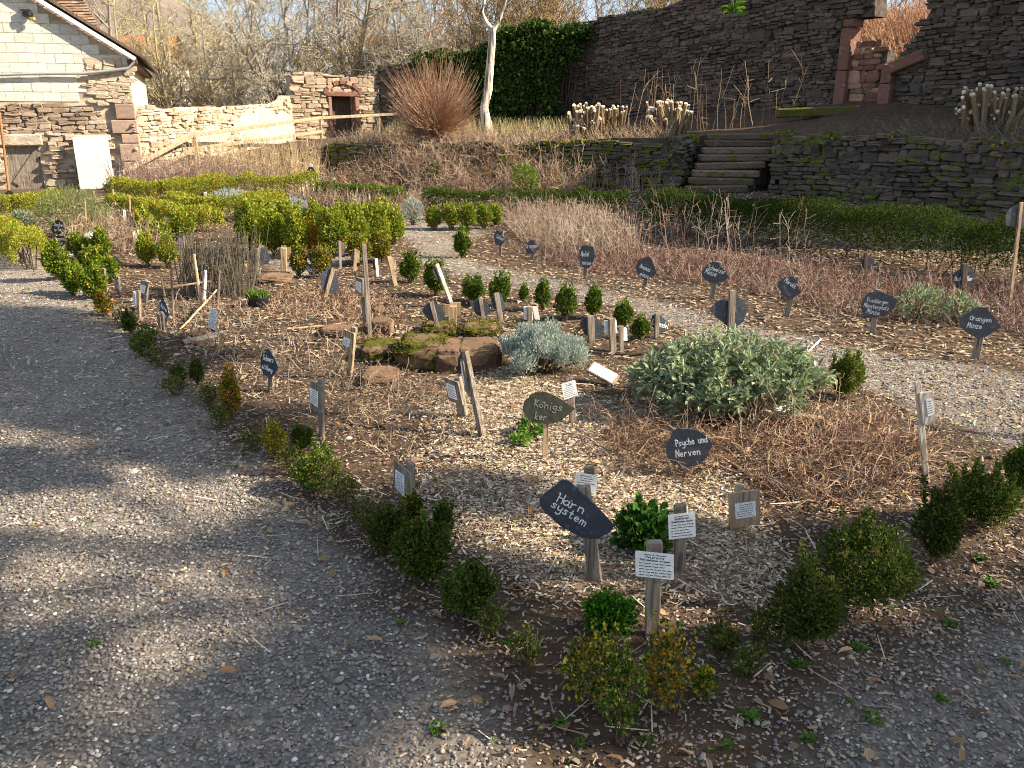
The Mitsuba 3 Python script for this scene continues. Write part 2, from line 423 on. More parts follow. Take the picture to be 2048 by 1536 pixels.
class Run:
    """A wall's line on the plan: s metres along it; the seen face looks to the right of the walk."""
    def __init__(self, pts):
        self.p = np.asarray(pts, float)
        d = np.diff(self.p, axis=0)
        self.l = np.concatenate([[0], np.cumsum(np.linalg.norm(d, axis=1))])
        self.d = unit(d)

    def at(self, s):
        s = np.asarray(s, float)
        k = np.clip(np.searchsorted(self.l, s, side='right') - 1, 0, len(self.d) - 1)
        xy = self.p[k] + self.d[k] * (s - self.l[k])[:, None]
        t = np.concatenate([self.d[k], np.zeros((len(s), 1))], 1)
        n = np.stack([self.d[k][:, 1], -self.d[k][:, 0], np.zeros(len(s))], 1)
        return xy, t, n


def core(run, z0, z1, depth, bsdf_uv, holes=(), ds=0.5, back=0.05, base=None):
    """The wall's mass behind its stones: columns with the wall's own top line, gaps left at the holes."""
    cuts = np.unique(np.round(np.concatenate([np.arange(0, run.l[-1], ds), run.l, [a for h in holes for a in h[:2]]]), 3))
    cuts = cuts[(cuts >= 0) & (cuts <= run.l[-1])]
    out = []
    for a, b in zip(cuts[:-1], cuts[1:]):
        if b - a < 0.01: continue
        m = (a + b) / 2
        spans = [(None, None)]
        for h in holes:
            if h[0] - 1e-3 <= m <= h[1] + 1e-3: spans = [(None, h[2]), (h[3], None)]
        xy, t, n = run.at([a + 1e-4, b - 1e-4])
        for lo, hi in spans:
            za = [float(z0(a)) if lo is None else lo, float(z0(b)) if lo is None else lo]
            zb = [float(z1(a)) if hi is None else hi, float(z1(b)) if hi is None else hi]
            if zb[0] - za[0] < 0.02 and zb[1] - za[1] < 0.02: continue
            v = []
            for k in (0, 1):
                for dd in (-back, -depth):
                    p = xy[k] + n[k, :2] * dd
                    v += [(*p, za[k]), (*p, max(zb[k], za[k]))]
            out.append(Mesh(v, [[0, 4, 5], [0, 5, 1], [2, 3, 7], [2, 7, 6], [1, 5, 7], [1, 7, 3], [0, 1, 3], [0, 3, 2], [4, 6, 7], [4, 7, 5]]))
    m = join(out)
    return m


def lay(run, z0, z1, course, width, holes=(), mixw=(1, 1), wob=0.03, proud=(0.02, 0.07), moss=lambda s, z: 0 * s, tone=None, jit=0.16, cap=True, s0=0, s1=None, skip=0.0):
    """Courses of rubble on the face; returns the arrays for stones_mesh."""
    s1 = run.l[-1] if s1 is None else s1
    ss = np.arange(s0, s1, 0.25)
    lo, hi = min(z0(s) for s in ss), max(z1(s) for s in ss)
    S, Zc, W, H = [], [], [], []
    z = lo
    while z < hi:
        h = rng.uniform(*course) * (1.75 if rng.random() < .16 else 1)
        s = s0 + rng.uniform(-0.2, 0.1)
        while s < s1:
            w = rng.uniform(*width) * (0.7 + 0.6 * rng.random()) * (1.5 if rng.random() < .06 else 1)
            m = s + w / 2
            zz = z + h / 2 + wob * math.sin(m * 1.7 + z * 3) * 1.2
            if s0 <= m <= s1 and z0(m) - 0.1 < zz - h * .3 and zz + h * .3 < z1(m) + 0.04 and not any(a - w * .35 < m < b + w * .35 and c - h * .4 < zz < d + h * .4 for a, b, c, d in holes) and rng.random() > skip:
                S.append(m); Zc.append(zz); W.append(w * 0.97); H.append(h * rng.uniform(0.82, 1.12))
            s += w
        z += h * 0.98
    S, Zc, W, H = map(np.array, (S, Zc, W, H))
    xy, t, n = run.at(S)
    c = np.concatenate([xy, Zc[:, None]], 1)
    tn = rng.random(len(S)) if tone is None else tone(S, Zc)
    return dict(c=c, t=t, n=n, w=W, h=H, proud=rng.uniform(*proud, len(S)), uv=np.stack([np.clip(tn, 0, 1), moss(S, Zc)], 1)), S, Zc


def in_view(c):
    u, v, d = pix(c)
    return (d > 0.3) & (u > -60) & (u < 2110) & (v > -60) & (v < 1600), d


def put_stones(holder, a, bsdf, most=300, part='stone', rest='rubble', jit=0.16, only=None, inner=.84):
    vis, d = in_view(a['c'])
    keep = vis if only is None else (vis & only)
    size = np.where(keep, a['w'] * a['h'] / np.maximum(d, 1) ** 2, 0)
    order = np.argsort(-size)
    big = order[:min(most, int((size > 0).sum()))]
    def sub(i): return {k: x[i] for k, x in a.items()}
    for i in big: add(holder, part, stones_mesh(**sub([i]), jit=jit, inner=inner), bsdf)
    others = np.setdiff1d(np.arange(len(size)), big)
    u, v, dd = pix(a['c'])
    others = others[(dd[others] > 0) & (u[others] > -900) & (u[others] < 3000)]
    if len(others): add(holder, rest, stones_mesh(**sub(others), jit=jit, inner=inner), bsdf, kind='stuff', label='small rubble stones of the wall')


def lin(*kv):
    xs, ys = [k for k, _ in kv], [v for _, v in kv]
    return lambda s: float(np.interp(s, xs, ys))


def nz(a, f, seed=0):
    return lambda s: a * float(meshkit.fbm(np.array([s * f, seed * 3.7, 0.5]), 3, seed) - 0.5) * 2


def mossy(base, amp, f=0.8, top=None):
    """patches of moss, from noise over the face"""
    def fn(s, z):
        return base + amp * (meshkit.fbm(np.stack([s * f, z * f * 1.6, 0 * s], -1), 3, 3) - 0.5) * 2
    return fn


# the big ruined wall at the back right
BIG = Run([(-5.63, 37.0), (3.0, 35.8), (9.74, 25.5), (12.8, 20.8), (14.7, 16.0), (15.2, 9.6)])
sA, sJ = BIG.l[1], BIG.l[2]
top_n = nz(0.22, 1.1, 2)
_bt = lin((0, 3.8), (2.5, 3.95), (5, 4.4), (sA, 5.35), (sA + 5.0, 5.5), (sJ - 2.0, 5.75), (sJ - .4, 5.9), (sJ + .05, 5.75), (sJ + .25, 5.25), (sJ + .42, 5.2), (sJ + .55, 4.75), (sJ + .58, 3.4),
          (sJ + 1.15, 3.2), (sJ + 1.6, 3.2), (sJ + 1.9, 3.7), (sJ + 2.3, 4.6), (sJ + 2.7, 5.2), (sJ + 3.1, 6.0), (sJ + 4.0, 6.4), (sJ + 9, 8.6), (60, 9.2))
big_top = lambda s: _bt(s) + top_n(s) * (1 if s < sJ - 1.8 or s > sJ + 3 else 0.3)
big_base = lambda s: float(hz(*(BIG.at([min(s, BIG.l[-1] - 1e-3)])[0][0]))) - 0.15
over_hole, door_hole = (sJ - 0.37, sJ + .56, .5, 4.35), (sJ + 0.56, sJ + 1.45, 0.5, 8.0)          # the walled-up gateway: its own masonry below
big = thing('ruined_wall', 'tall dark slate rubble wall in shade with a broken gap above the walled-up gateway', 'wall')
add(big, 'core', core(BIG, big_base, big_top, 0.6, None, [over_hole, door_hole]), 'mortar')
arr, S_, Z_ = lay(BIG, big_base, big_top, (0.05, 0.13), (0.14, 0.52), [over_hole, door_hole], moss=lambda s, z: 0.22 + 0.10 * (meshkit.fbm(np.stack([s * .7, z, 0 * s], -1), 3, 4) - .5) * 2 + 0.32 * np.clip(1 - (np.array([big_top(a) for a in s]) - z) / 0.35, 0, 1) * (rng.random(len(s)) < .75), proud=(0.01, 0.10), wob=0.05)
red = rng.random(len(S_)) < 0.03
put_stones(big, arr, 'slate_stone')
# broken gateway in it: red sandstone jambs, a lintel stump and the wall filled in between
xy, t3, n3 = BIG.at([sJ + 0.001]); t3, n3 = t3[0], n3[0]
gate_o = np.array([*BIG.p[2], 0.0]) - t3 * .35


def wall_box(o, t, n, s0, s1, z0, z1, d0, d1, ch=0.02):
    m = boxm((s1 - s0, d1 - d0, z1 - z0), ch)
    M = np.stack([t, n, [0, 0, 1]], 1)
    return m.moved(M, o + t * (s0 + s1) / 2 + n * (d0 + d1) / 2 + np.array([0, 0, (z0 + z1) / 2]))


def solid_uv(m, tone, moss=0.0):
    m.uv = np.tile([tone, moss], (len(m.v), 1)); return m


gate = thing('walled_up_gateway', 'red sandstone gateway in the ruined wall, filled with brick-like stone courses', 'gateway')
for s0, s1, za, zb, tn in ((0.0, .36, 1.75, 2.95, .4), (0.02, .37, 2.97, 4.1, .3), (0.06, .42, 4.12, 4.33, .15), (1.45, 1.8, 1.85, 2.55, .45), (1.47, 1.78, 2.57, 3.05, .3)):
    add(gate, 'jamb_stone', solid_uv(wall_box(gate_o, t3, n3, s0, s1, za, zb, -.3, .17), tn, .25), 'red_stone')
lint = solid_uv(boxm((1.0, .35, .3), .03).moved(np.stack([t3, n3, [0, 0, 1]], 1) @ rot(0, math.radians(-18), 0), gate_o + t3 * 2.2 + n3 * .05 + np.array([0, 0, 3.1])), .3, .35)
add(gate, 'fallen_lintel', lint, 'red_stone')
add(gate, 'core', wall_box(gate_o, t3, n3, 0.3, 1.47, 1.5, 3.4, -.4, -.02, .01), 'mortar')
fill = Run([gate_o[:2] + t3[:2] * .37, gate_o[:2] + t3[:2] * 1.45])
arr, _, _ = lay(fill, lambda s: 1.6, lin((0, 3.75), (.8, 3.7), (1.0, 3.5), (1.35, 3.45)), (0.13, .2), (.22, .5), proud=(.02, .06), moss=mossy(.3, .35, 1.5), wob=.0)
put_stones(gate, arr, 'red_stone', 120, 'filling_stone', 'small_filling_stones', jit=.08)
slab = thing('mossy_stone_beam', 'long mossy sandstone beam lying at the foot of the walled-up gateway', 'stone beam')
pb = At(1635, 226, 24.6)
add(slab, None, solid_uv(boxm((2.3, .3, .26), .04).moved(rot(0, math.radians(-2), math.radians(-6)), (pb[0], pb[1], hz(pb[0], pb[1]) + .14)), .1, .62), 'red_stone')

# retaining walls on both sides of the steps
for pts, tops, lab in ((WALL_L, None, 'low mossy slate retaining wall of the terrace, left of the stone steps'), (WALL_R, None, 'dark slate retaining wall of the terrace, right of the stone steps')):
    run = Run(pts)
    inner = lambda s, run=run: (lambda xy, n: hz(*(xy - n[:2] * 0.45)))(*(lambda r: (r[0][0], r[2][0]))(run.at([min(max(s, .05), run.l[-1] - .05)])))
    tops_ = [inner(s) for s in np.arange(0, run.l[-1] + .4, .4)]
    tn = nz(.10, 1.7, 4)
    top = lambda s, tops_=tops_: float(np.interp(s, np.arange(len(tops_)) * .4, tops_)) + tn(s) + .04
    w = thing('retaining_wall', lab, 'wall')
    add(w, 'core', core(run, lambda s: -.1, top, .3, None), 'mortar')
    arr, S_, Z_ = lay(run, lambda s: -.05, top, (.05, .12), (.16, .5), proud=(.01, .09), moss=mossy(.50 if pts is WALL_L else .40, .36), wob=.04)
    put_stones(w, arr, 'slate_stone')

# the steps
st = thing('stone_steps', 'worn mossy red sandstone steps leading up to the terrace', 'steps')
for i in range(8):
    y0, xc, wd = 19.35 + .29 * i, 4.70 + .165 * i, 1.38 + .075 * i
    m = boxm((wd, .42, .15), .025)
    m.v[:, 2] += .012 * np.sin(m.v[:, 0] * 5 + i)
    add(st, 'step', solid_uv(m.moved(rot(0, math.radians(R(1)[0] * 1.2), math.radians(R(1)[0] * 2)), (xc, y0 + .2, .16 * i + .085)), .9 * rng.random(), .33 + .14 * rng.random()), 'step_stone')
    add(st, 'riser_rubble', solid_uv(boxm((wd - .1, .3, .16 * i + .02), .01).moved(None, (xc, y0 + .24, .08 * i)), .0, .2), 'mortar') if i else None

# the lit wall on the left, from the barn's corner to the garden door
LEFT = Run([(-9.32, 21.5), (-8.8, 35.0)])
left_top = lambda s: lin((0, 1.95), (2, 1.9), (7, 2.0), (12, 2.2), (13.3, 2.35), (13.5, 2.5))(s) + nz(.1, 1.3, 6)(s)
left_base = lambda s: lin((0, -.1), (3, .2), (9, .45), (13.5, .6))(s)
lw = thing('garden_wall', 'sunlit tan rubble wall between the barn corner and the old doorway', 'wall')
add(lw, 'core', core(LEFT, left_base, left_top, .5, None), 'pale_mortar')
arr, S_, Z_ = lay(LEFT, left_base, left_top, (.05, .12), (.16, .55), proud=(.005, .04), moss=lambda s, z: 0 * s + .1, skip=.12, tone=lambda s, z: rng.random(len(s)) ** .8)
put_stones(lw, arr, 'tan_stone')
for a, b, za, zb in ((3.6, 6.4, .7, 1.35), (7.0, 13.4, .6, 1.95)):                     # old render left on the wall
    nseg = 44
    th = np.linspace(0, 2 * np.pi, nseg, endpoint=False)
    ang = np.stack([(a + b) / 2 + (b - a) / 2 * np.cos(th) * (1 + .16 * R(nseg)), (za + zb) / 2 + (zb - za) / 2 * np.sin(th) * (1 + .28 * R(nseg))], 1)
    tri = trimesh.creation.extrude_polygon(Polygon(ang).buffer(0).buffer(.03), .045)
    xyz = tri.vertices
    p_, t_, n_ = LEFT.at(np.clip(xyz[:, 0], 0, 13.49))
    v = np.stack([p_[:, 0] + n_[:, 0] * (xyz[:, 2] - .01), p_[:, 1] + n_[:, 1] * (xyz[:, 2] - .01), xyz[:, 1]], 1)
    add(lw, 'render_patch', Mesh(v, tri.faces), 'render_coat', label='pale old render left on the stones')

# the piece of wall with the door
DOOR = Run([(-8.8, 35.0), (-5.63, 37.0)])
d0 = DOOR.l[-1] * .43
door_top = lambda s: lin((0, 3.3), (.4, 3.45), (2.4, 3.3), (3.86, 3.35))(s) + nz(.1, 2, 8)(s)
dh = (d0, d0 + 1.05, .2, 2.55)
dw = thing('doorway_wall', 'tall wall piece with an arched old doorway, moss and shrubs on its top', 'wall')
add(dw, 'core', core(DOOR, lambda s: .4, door_top, .55, None, [dh]), 'pale_mortar')
arr, S_, Z_ = lay(DOOR, lambda s: .5, door_top, (.07, .16), (.2, .6), [dh], proud=(.01, .08), moss=lambda s, z: .12 + .3 * (s > 2.6) * rng.random(len(s)), tone=lambda s, z: rng.random(len(s)) * .8)
put_stones(dw, arr, 'tan_stone')
do, dt, dn = np.array([-8.8, 35.0, 0]), np.append(DOOR.d[0], 0), np.array([DOOR.d[0][1], -DOOR.d[0][0], 0])
for s0, s1, za, zb in ((d0 - .14, d0 + .02, .9, 1.6), (d0 - .12, d0 + .02, 1.62, 2.5), (d0 + 1.03, d0 + 1.2, .8, 1.5), (d0 + 1.03, d0 + 1.22, 1.52, 2.5)):
    add(dw, 'jamb_stone', solid_uv(wall_box(do, dt, dn, s0, s1, za, zb, -.3, .1), rng.random(), .1), 'red_stone')
add(dw, 'lintel', solid_uv(wall_box(do, dt, dn, d0 - .18, d0 + 1.3, 2.52, 2.72, -.3, .11), .1, .1), 'red_stone')
for k in range(7):                                                                    # relieving arch
    a0 = math.radians(150 - 20 * k)
    m = boxm((.24, .3, .17), .02).moved(np.stack([dt, dn, [0, 0, 1]], 1) @ rot(0, -(a0 - math.pi / 2), 0), do + dt * (d0 + .52 + .85 * math.cos(a0)) + dn * -.02 + np.array([0, 0, 2.35 + .72 * math.sin(a0)]))
    add(dw, 'arch_stone', solid_uv(m, rng.random(), .1), 'red_stone')
add(dw, 'door', solid_uv(wall_box(do, dt, dn, d0 + .0, d0 + 1.05, .7, 2.53, -.52, -.46), 0), 'dark_wood', label='dark open doorway with an old wooden door deep inside')

# ---------------------------------------------------------------- the barn
A20 = math.radians(20)
bt, bn = np.array([math.cos(A20), math.sin(A20), 0]), np.array([math.sin(A20), -math.cos(A20), 0])
bo = np.array([-9.32, 21.5, 0])                                                        # its right-hand corner; s runs to the left from it (negative)
barn = thing('barn', 'barn gable of pale concrete blocks above an old tan rubble wall, with two doors', 'barn')
BARN = Run([bo[:2] - bt[:2] * 9, bo[:2]])
sl = math.tan(math.radians(33))
gable = lambda s: 3.02 + (9 - s) * sl if (9 - s) < 5 else 3.02 + (10 - (9 - s)) * sl
h1, h2 = (9 - 3.0, 9 - 2.23, -.3, 1.02), (9 - 1.46, 9 - .72, -.3, 1.12)
seam = lambda s: 1.93 + .05 * math.sin(s * 3) + (0.06 if s > 7.9 else 0)
add(barn, 'lower_core', core(BARN, lambda s: -.1, seam, .4, None, [h1, h2]), 'pale_mortar')
add(barn, 'upper_core', core(BARN, seam, gable, .4, None, back=.012), 'pale_mortar')
arr, S_, Z_ = lay(BARN, lambda s: -.1, lambda s: seam(s), (.05, .12), (.14, .45), [h1, h2, (8.45, 9.2, -1, 3)], proud=(.01, .07), moss=lambda s, z: .08 + 0 * s, tone=lambda s, z: rng.random(len(s)) * np.where((z > 1.45) & (s < 8), .35, 1.0), s0=5.2)
put_stones(barn, arr, 'tan_stone')
arr, S_, Z_ = lay(BARN, seam, lambda s: min(3.0, gable(s) - .02), (.06, .12), (.15, .4), proud=(.01, .05), moss=lambda s, z: 0 * s, tone=lambda s, z: .7 + .3 * rng.random(len(s)), s0=8.05)
put_stones(barn, arr, 'tan_stone', 80, 'whitewashed_stone', 'small_whitewashed_stones')
S, Zc, W = [], [], []                                                                  # concrete blocks in bond
for r in range(28):
    z = 2.02 + .215 * r
    s = 5.1 - (.2 if r % 2 else 0)
    while s < 9:
        m, e = s + .195, min(9.0, s + .39)
        if z + .2 < gable(min(e, 8.99)) + .1 and not (s > 7.75 and z < 2.75): S.append((s + e) / 2); Zc.append(z + .105); W.append(e - s - .007)
        s += .39
S, Zc, W = map(np.array, (S, Zc, W))
for m_, zc, w_ in zip(S, Zc, W):
    add(barn, 'concrete_block', solid_uv(wall_box(bo, bt, bn, m_ - 9 - w_ / 2, m_ - 9 + w_ / 2, zc - .104, zc + .104, -.05, .004 + .007 * rng.random(), .005), rng.random(), 0), 'block_stone')
for s0, s1, za, zb, tn in ((-.42, .03, 1.62, 1.98, .35), (-.55, .04, 1.28, 1.60, .6), (-.36, .04, 1.05, 1.27, .7), (-.44, .05, .62, 1.04, .6), (-.40, .06, .32, .60, .9), (-.55, .06, .02, .30, .95)):
    add(barn, 'quoin_stone', solid_uv(wall_box(bo, bt, bn, s0, s1, za, zb, -.35, .08), tn, .02), 'quoin_stone')
for (a, b, za, zb), lt in ((h1, 1.22), (h2, 1.2)):                                     # plaster lintels over both doors
    add(barn, 'lintel', wall_box(bo, bt, bn, a - 9 - .15, b - 9 + .12, zb, lt + .06, -.3, .075), 'render_coat')
for k in range(5):                                                                     # plank door at the far left
    a = h1[0] - 9 + k * .154
    add(barn, 'door_plank', wall_box(bo, bt, bn, a + .004, a + .15, -.1, 1.0, -.12, -.08, .004), 'grey_wood')
br = boxm((.95, .03, .16), .005).moved(np.stack([bt, bn, [0, 0, 1]], 1) @ rot(0, math.radians(-52), 0), bo + bt * -2.55 + bn * -.06 + np.array([0, 0, .5]))
add(barn, 'door_brace', br, 'grey_wood')
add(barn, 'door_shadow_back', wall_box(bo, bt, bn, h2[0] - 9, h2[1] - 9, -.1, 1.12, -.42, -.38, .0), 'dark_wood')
# verge boards, eaves and the pipe
ver = lambda s: 3.02 - s * sl
e0, e1 = .18, -5.2
vm = boxm((abs(e1 - e0) / math.cos(math.radians(33)), .5, .10), .01).moved(np.stack([bt, bn, [0, 0, 1]], 1) @ rot(0, math.radians(33), 0), bo + bt * (e0 + e1) / 2 + bn * -.05 + np.array([0, 0, 3.02 - (e0 + e1) / 2 * sl + .1]))
add(barn, 'verge_board', vm, 'white_paint')
add(barn, 'eaves', wall_box(bo, bt, bn, .0, .22, 2.9, 3.0, -8, .1, .01), 'dark_wood')
for sgn in (1, -1):
    w_ = 5.6 / math.cos(math.radians(33))
    rm = boxm((w_, 8, .07), .01).moved(np.stack([bt, bn, [0, 0, 1]], 1) @ rot(0, sgn * math.radians(33), 0), bo + bt * (-5 + sgn * 2.62) + bn * -4.05 + np.array([0, 0, 3.02 + 2.5 * sl + .2]))
    add(barn, 'roof', rm, 'dark_wood')
sidewall = wall_box(bo, bt, bn, -.4, -.02, 0, 2.95, -8, -.42, .0)
add(barn, 'side_wall', sidewall, 'pale_mortar')
ps = np.array([.16, .02, -.5, -1.0, -1.6, -2.4, -3.4])
pz = np.array([2.94, 2.80, 2.72, 2.66, 2.65, 2.62, 2.55])
P = bo + bt * ps[:, None] + bn * np.array([.14] + [.10] * 6)[:, None] + np.array([0, 0, 1.0]) * pz[:, None]
pm = tubes(P[None], .035, 8); pm.col = None
add(barn, 'downpipe', pm, 'grey_metal', smooth=True)
lamp = thing('wall_lamp', 'small black lamp with yellow box under the barn verge', 'lamp')
lo_ = bo + bt * -1.97 + bn * .12 + np.array([0, 0, 3.92])
add(lamp, 'housing', boxm((.2, .16, .12), .03).moved(None, lo_), 'black_plastic')
add(lamp, 'bracket', boxm((.26, .1, .03), .008).moved(None, lo_ + np.array([-.02, 0, .09])), 'dark_wood')
scene['yellow_paint'] = principled((.62, .42, .05), .5, .3)
add(lamp, 'box', boxm((.1, .08, .06), .01).moved(None, lo_ + np.array([.1, -.0, -.1])), 'yellow_paint')
pan = thing('leaning_panel', 'pale grey board leaning over the barn doorway', 'panel')
pm = boxm((.78, .05, 1.28), .006).moved(np.stack([bt, bn, [0, 0, 1]], 1) @ rot(math.radians(6), 0, math.radians(-7)), bo + bt * -1.04 + bn * .22 + np.array([0, 0, .58]))
add(pan, None, pm, 'panel')
pole = thing('rusty_pole', 'thin rusty iron pole leaning at the barn, left edge', 'pole')
pa, pb2 = At(-1, 225, 19.3), At(19, 392, 19.3)
pm = tubes(np.array([[pb2, (pa + pb2) / 2, pa]]), .028, 8); pm.col = None
add(pole, None, pm, 'rust')
# a steep tiled roof of the farmhouse behind the barn
fh = thing('farmhouse', 'steep brown tiled farmhouse roof rising behind the barn gable', 'house')
ft, fn_ = np.array([1, 0, 0.]), np.array([0, -1., 0])
q0, q1, q2, q3 = At(-200, 175, 33), At(262, 160, 33), At(150, -30, 36), At(-200, -30, 36)
nr, rows = unit(np.cross(q1 - q0, q3 - q0)), 34
tl = []
for r in range(rows):
    a, b = r / rows, (r + 1.25) / rows
    l0, l1, r0, r1 = q0 + (q3 - q0) * a, q0 + (q3 - q0) * b, q1 + (q2 - q1) * a, q1 + (q2 - q1) * b
    n_t = max(3, int(np.linalg.norm(r0 - l0) / .26))
    k = np.arange(n_t)[:, None] / n_t
    lo1, lo2, up1, up2 = l0 + (r0 - l0) * k, l0 + (r0 - l0) * (k + .96 / n_t), l1 + (r1 - l1) * k, l1 + (r1 - l1) * (k + .96 / n_t)
    lift = (-nr if nr[1] > 0 else nr) * (.05 + .02 * R(n_t, 1))
    v = np.stack([lo1 + lift, lo2 + lift, up2 + lift * .1, up1 + lift * .1, lo1, lo2], 1).reshape(-1, 3)
    f = np.array([[0, 1, 2], [0, 2, 3], [4, 5, 1], [4, 1, 0]])
    f = (f[None] + (np.arange(n_t) * 6)[:, None, None]).reshape(-1, 3)
    tl.append(Mesh(v, f, None, np.repeat(pick([(.36, .23, .15), (.42, .29, .20), (.30, .18, .12), (.46, .36, .27)], n_t), 6, 0)))
add(fh, 'roof', join(tl), 'matte', kind='stuff', label='brown roof tiles in courses')
add(fh, 'wall', Mesh([At(-200, 260, 33.3), At(255, 260, 33.3), At(255, 158, 33.3), At(-200, 165, 33.3)], [[0, 1, 2], [0, 2, 3]]), 'render_coat')
hs = thing('village_house', 'pale house with red roof far behind the trees, right of the barn', 'house')
a, b = At(240, 215, 62), At(335, 215, 62)
add(hs, 'wall', boxm((b[0] - a[0], 5, 5), .05).moved(None, ((a[0] + b[0]) / 2, 64.5, 2.9)), 'white_paint')
add(hs, 'roof', Mesh([(a[0] - .4, 61.4, 5.2), (b[0] + .4, 61.4, 5.2), (b[0] + .4, 64.5, 7.4), (a[0] - .4, 64.5, 7.4), (b[0] + .4, 67.5, 5.2), (a[0] - .4, 67.5, 5.2)], [[0, 1, 2], [0, 2, 3], [3, 2, 4], [3, 4, 5]]), 'rust')
for k in range(3): add(hs, 'window', boxm((.8, .06, 1.0), .02).moved(None, (a[0] + .8 + k * 1.2, 61.98, 3.4)), 'dark_wood')
#SPLIT
# ---------------------------------------------------------------- hills and trees behind
hx = np.linspace(-420, 420, 85)
hp = np.interp(hx, [-420, -170, -120, -95, -80, -60, 60, 200, 420], [70, 62, 46, 26, 9, 4, 4, 7, 10]) + 2.5 * (meshkit.fbm(np.stack([hx * .05, 0 * hx, 0 * hx], -1), 4, 2) - .5)
hv, hf = [], []
for k, (yy, fr) in enumerate(((150, -.05), (185, .35), (225, .75), (260, 1.0), (330, .9))):
    hv += [(x, yy + 12 * math.sin(x * .03), h * fr + 1.5) for x, h in zip(hx, hp)]
for k in range(4):
    for i in range(84):
        a = k * 85 + i
        hf += [(a, a + 1, a + 86), (a, a + 86, a + 85)]


def hill_color(p, n, uv):
    return mix((0.085, 0.075, 0.07), (0.17, 0.145, 0.125), fbm(p.x * .25, p.y * .1, p.z * .35, 4))


scene['bare_forest'] = principled(proc(hill_color), 1.0, 0.0)
struct('hills', Mesh(hv, hf), 'bare_forest', 'grey wooded hillside far behind the village', smooth=True)


def branching(seed, H, stems=1, r0=.12, spread=.2, nkids=(9, 8, 8), lens=(.42, .36, .3), up=.35, lowest=.15, droop=0.0, cols=((.20, .165, .12),), twig_cols=((.26, .21, .14),)):
    """A bare tree: trunks, limbs, branches and twigs, each batch of tubes grown from the one before."""
    g = np.random.default_rng(seed)
    K = 7
    t = np.linspace(0, 1, K)
    az = g.uniform(0, 6.28, stems)
    d = np.stack([np.cos(az) * spread * (stems > 1), np.sin(az) * spread * (stems > 1), np.ones(stems)], 1) + g.normal(0, .06, (stems, 3))
    L = H * g.uniform(.8, 1.05, stems)
    P = d[:, None] * (t[None, :, None] * L[:, None, None]) + np.cumsum(g.normal(0, .018, (stems, K, 3)), 1) * H * .5
    P[:, 0] = d * 0 + g.normal(0, .12 * (stems > 1), (stems, 3)) * [1, 1, 0]
    r = r0 * (1 - .82 * t)[None] * g.uniform(.7, 1.1, (stems, 1))
    c0 = np.asarray(cols)[g.integers(len(cols), size=stems)]
    trunk = [tubes(P, r, 8, c0)]
    crown, base = [], r0
    for lev, (nk, ln) in enumerate(zip(nkids, lens)):
        N = len(P)
        tt = g.uniform(lowest if lev == 0 else .12, 1, (N, nk))
        k = np.clip((tt * (K - 1)).astype(int), 0, K - 2)
        fr = (tt * (K - 1) - k)[..., None]
        i = np.arange(N)[:, None]
        B = P[i, k] * (1 - fr) + P[i, k + 1] * fr
        ax = unit(P[i, k + 1] - P[i, k])
        rb = (r[i, k] * .55).reshape(-1)
        rnd = g.normal(0, 1, (N, nk, 3))
        side = unit(rnd - (rnd * ax).sum(-1, keepdims=True) * ax)
        dirn = unit(ax * g.uniform(.2, .8, (N, nk, 1)) + side + np.array([0, 0, up]))
        Lp = np.linalg.norm(P[:, -1] - P[:, 0], axis=1)[:, None]
        L = (Lp * ln * (1.15 - .6 * tt) * g.uniform(.6, 1.2, (N, nk))).reshape(-1)
        B, dirn = B.reshape(-1, 3), dirn.reshape(-1, 3)
        K2 = (6, 5, 4, 3)[lev]
        t2 = np.linspace(0, 1, K2)
        P2 = B[:, None] + dirn[:, None] * (t2[None, :, None] * L[:, None, None])
        P2 = P2 + np.cumsum(g.normal(0, .07, P2.shape), 1) * L[:, None, None] * (t2 > 0)[None, :, None] * .7
        P2[..., 2] += (up * .3 - droop) * L[:, None] * t2[None] ** 2
        rr = np.maximum(rb, .004)[:, None] * (1 - .8 * t2)[None]
        rr = np.maximum(rr, .009)
        cc = np.asarray(cols if lev == 0 else twig_cols)
        cc = cc[g.integers(len(cc), size=len(P2))] * g.uniform(.75, 1.25, (len(P2), 1))
        crown.append(tubes(P2, rr, (5, 3, 3, 3)[lev], cc))
        P, r, K = P2, rr, K2
    return join(trunk), join(crown)


LICH, GREY, ORNG = (.30, .27, .13), (.20, .175, .14), (.33, .20, .11)
KINDS = {
    'lichen_tree': branching(11, 11, 1, .17, nkids=(22, 10, 9), lens=(.36, .36, .32), cols=((.55, .48, .24), (.36, .31, .19)), twig_cols=((.52, .45, .29), (.44, .38, .26))),
    'grey_tree': branching(12, 12, 2, .16, .16, nkids=(18, 10, 9), lens=(.38, .36, .32), cols=((.30, .26, .21),), twig_cols=((.48, .42, .34), (.40, .35, .28))),
    'old_fruit_tree': branching(13, 7, 3, .14, .5, nkids=(13, 10, 9), lens=(.5, .42, .34), up=.15, droop=.15, cols=((.30, .27, .22),), twig_cols=((.54, .49, .37), (.45, .41, .32))),
    'coppiced_shrub': branching(14, 5.5, 16, .035, .30, nkids=(12, 9), lens=(.30, .34), up=.5, cols=((.38, .30, .16), (.31, .24, .14)), twig_cols=((.42, .32, .18), (.36, .27, .16))),
    'rust_tree': branching(15, 9, 1, .13, nkids=(18, 9, 9), lens=(.33, .36, .34), up=.5, cols=((.24, .18, .13),), twig_cols=((.50, .30, .17), (.42, .26, .16))),
}
for k, (a, b) in KINDS.items():
    scene['group_' + k] = {'type': 'shapegroup', 'trunk': mikit.ply((a.v, a.f), 'matte', smooth=True, color=a.col), 'crown': mikit.ply((b.v, b.f), 'matte', smooth=True, color=b.col)}
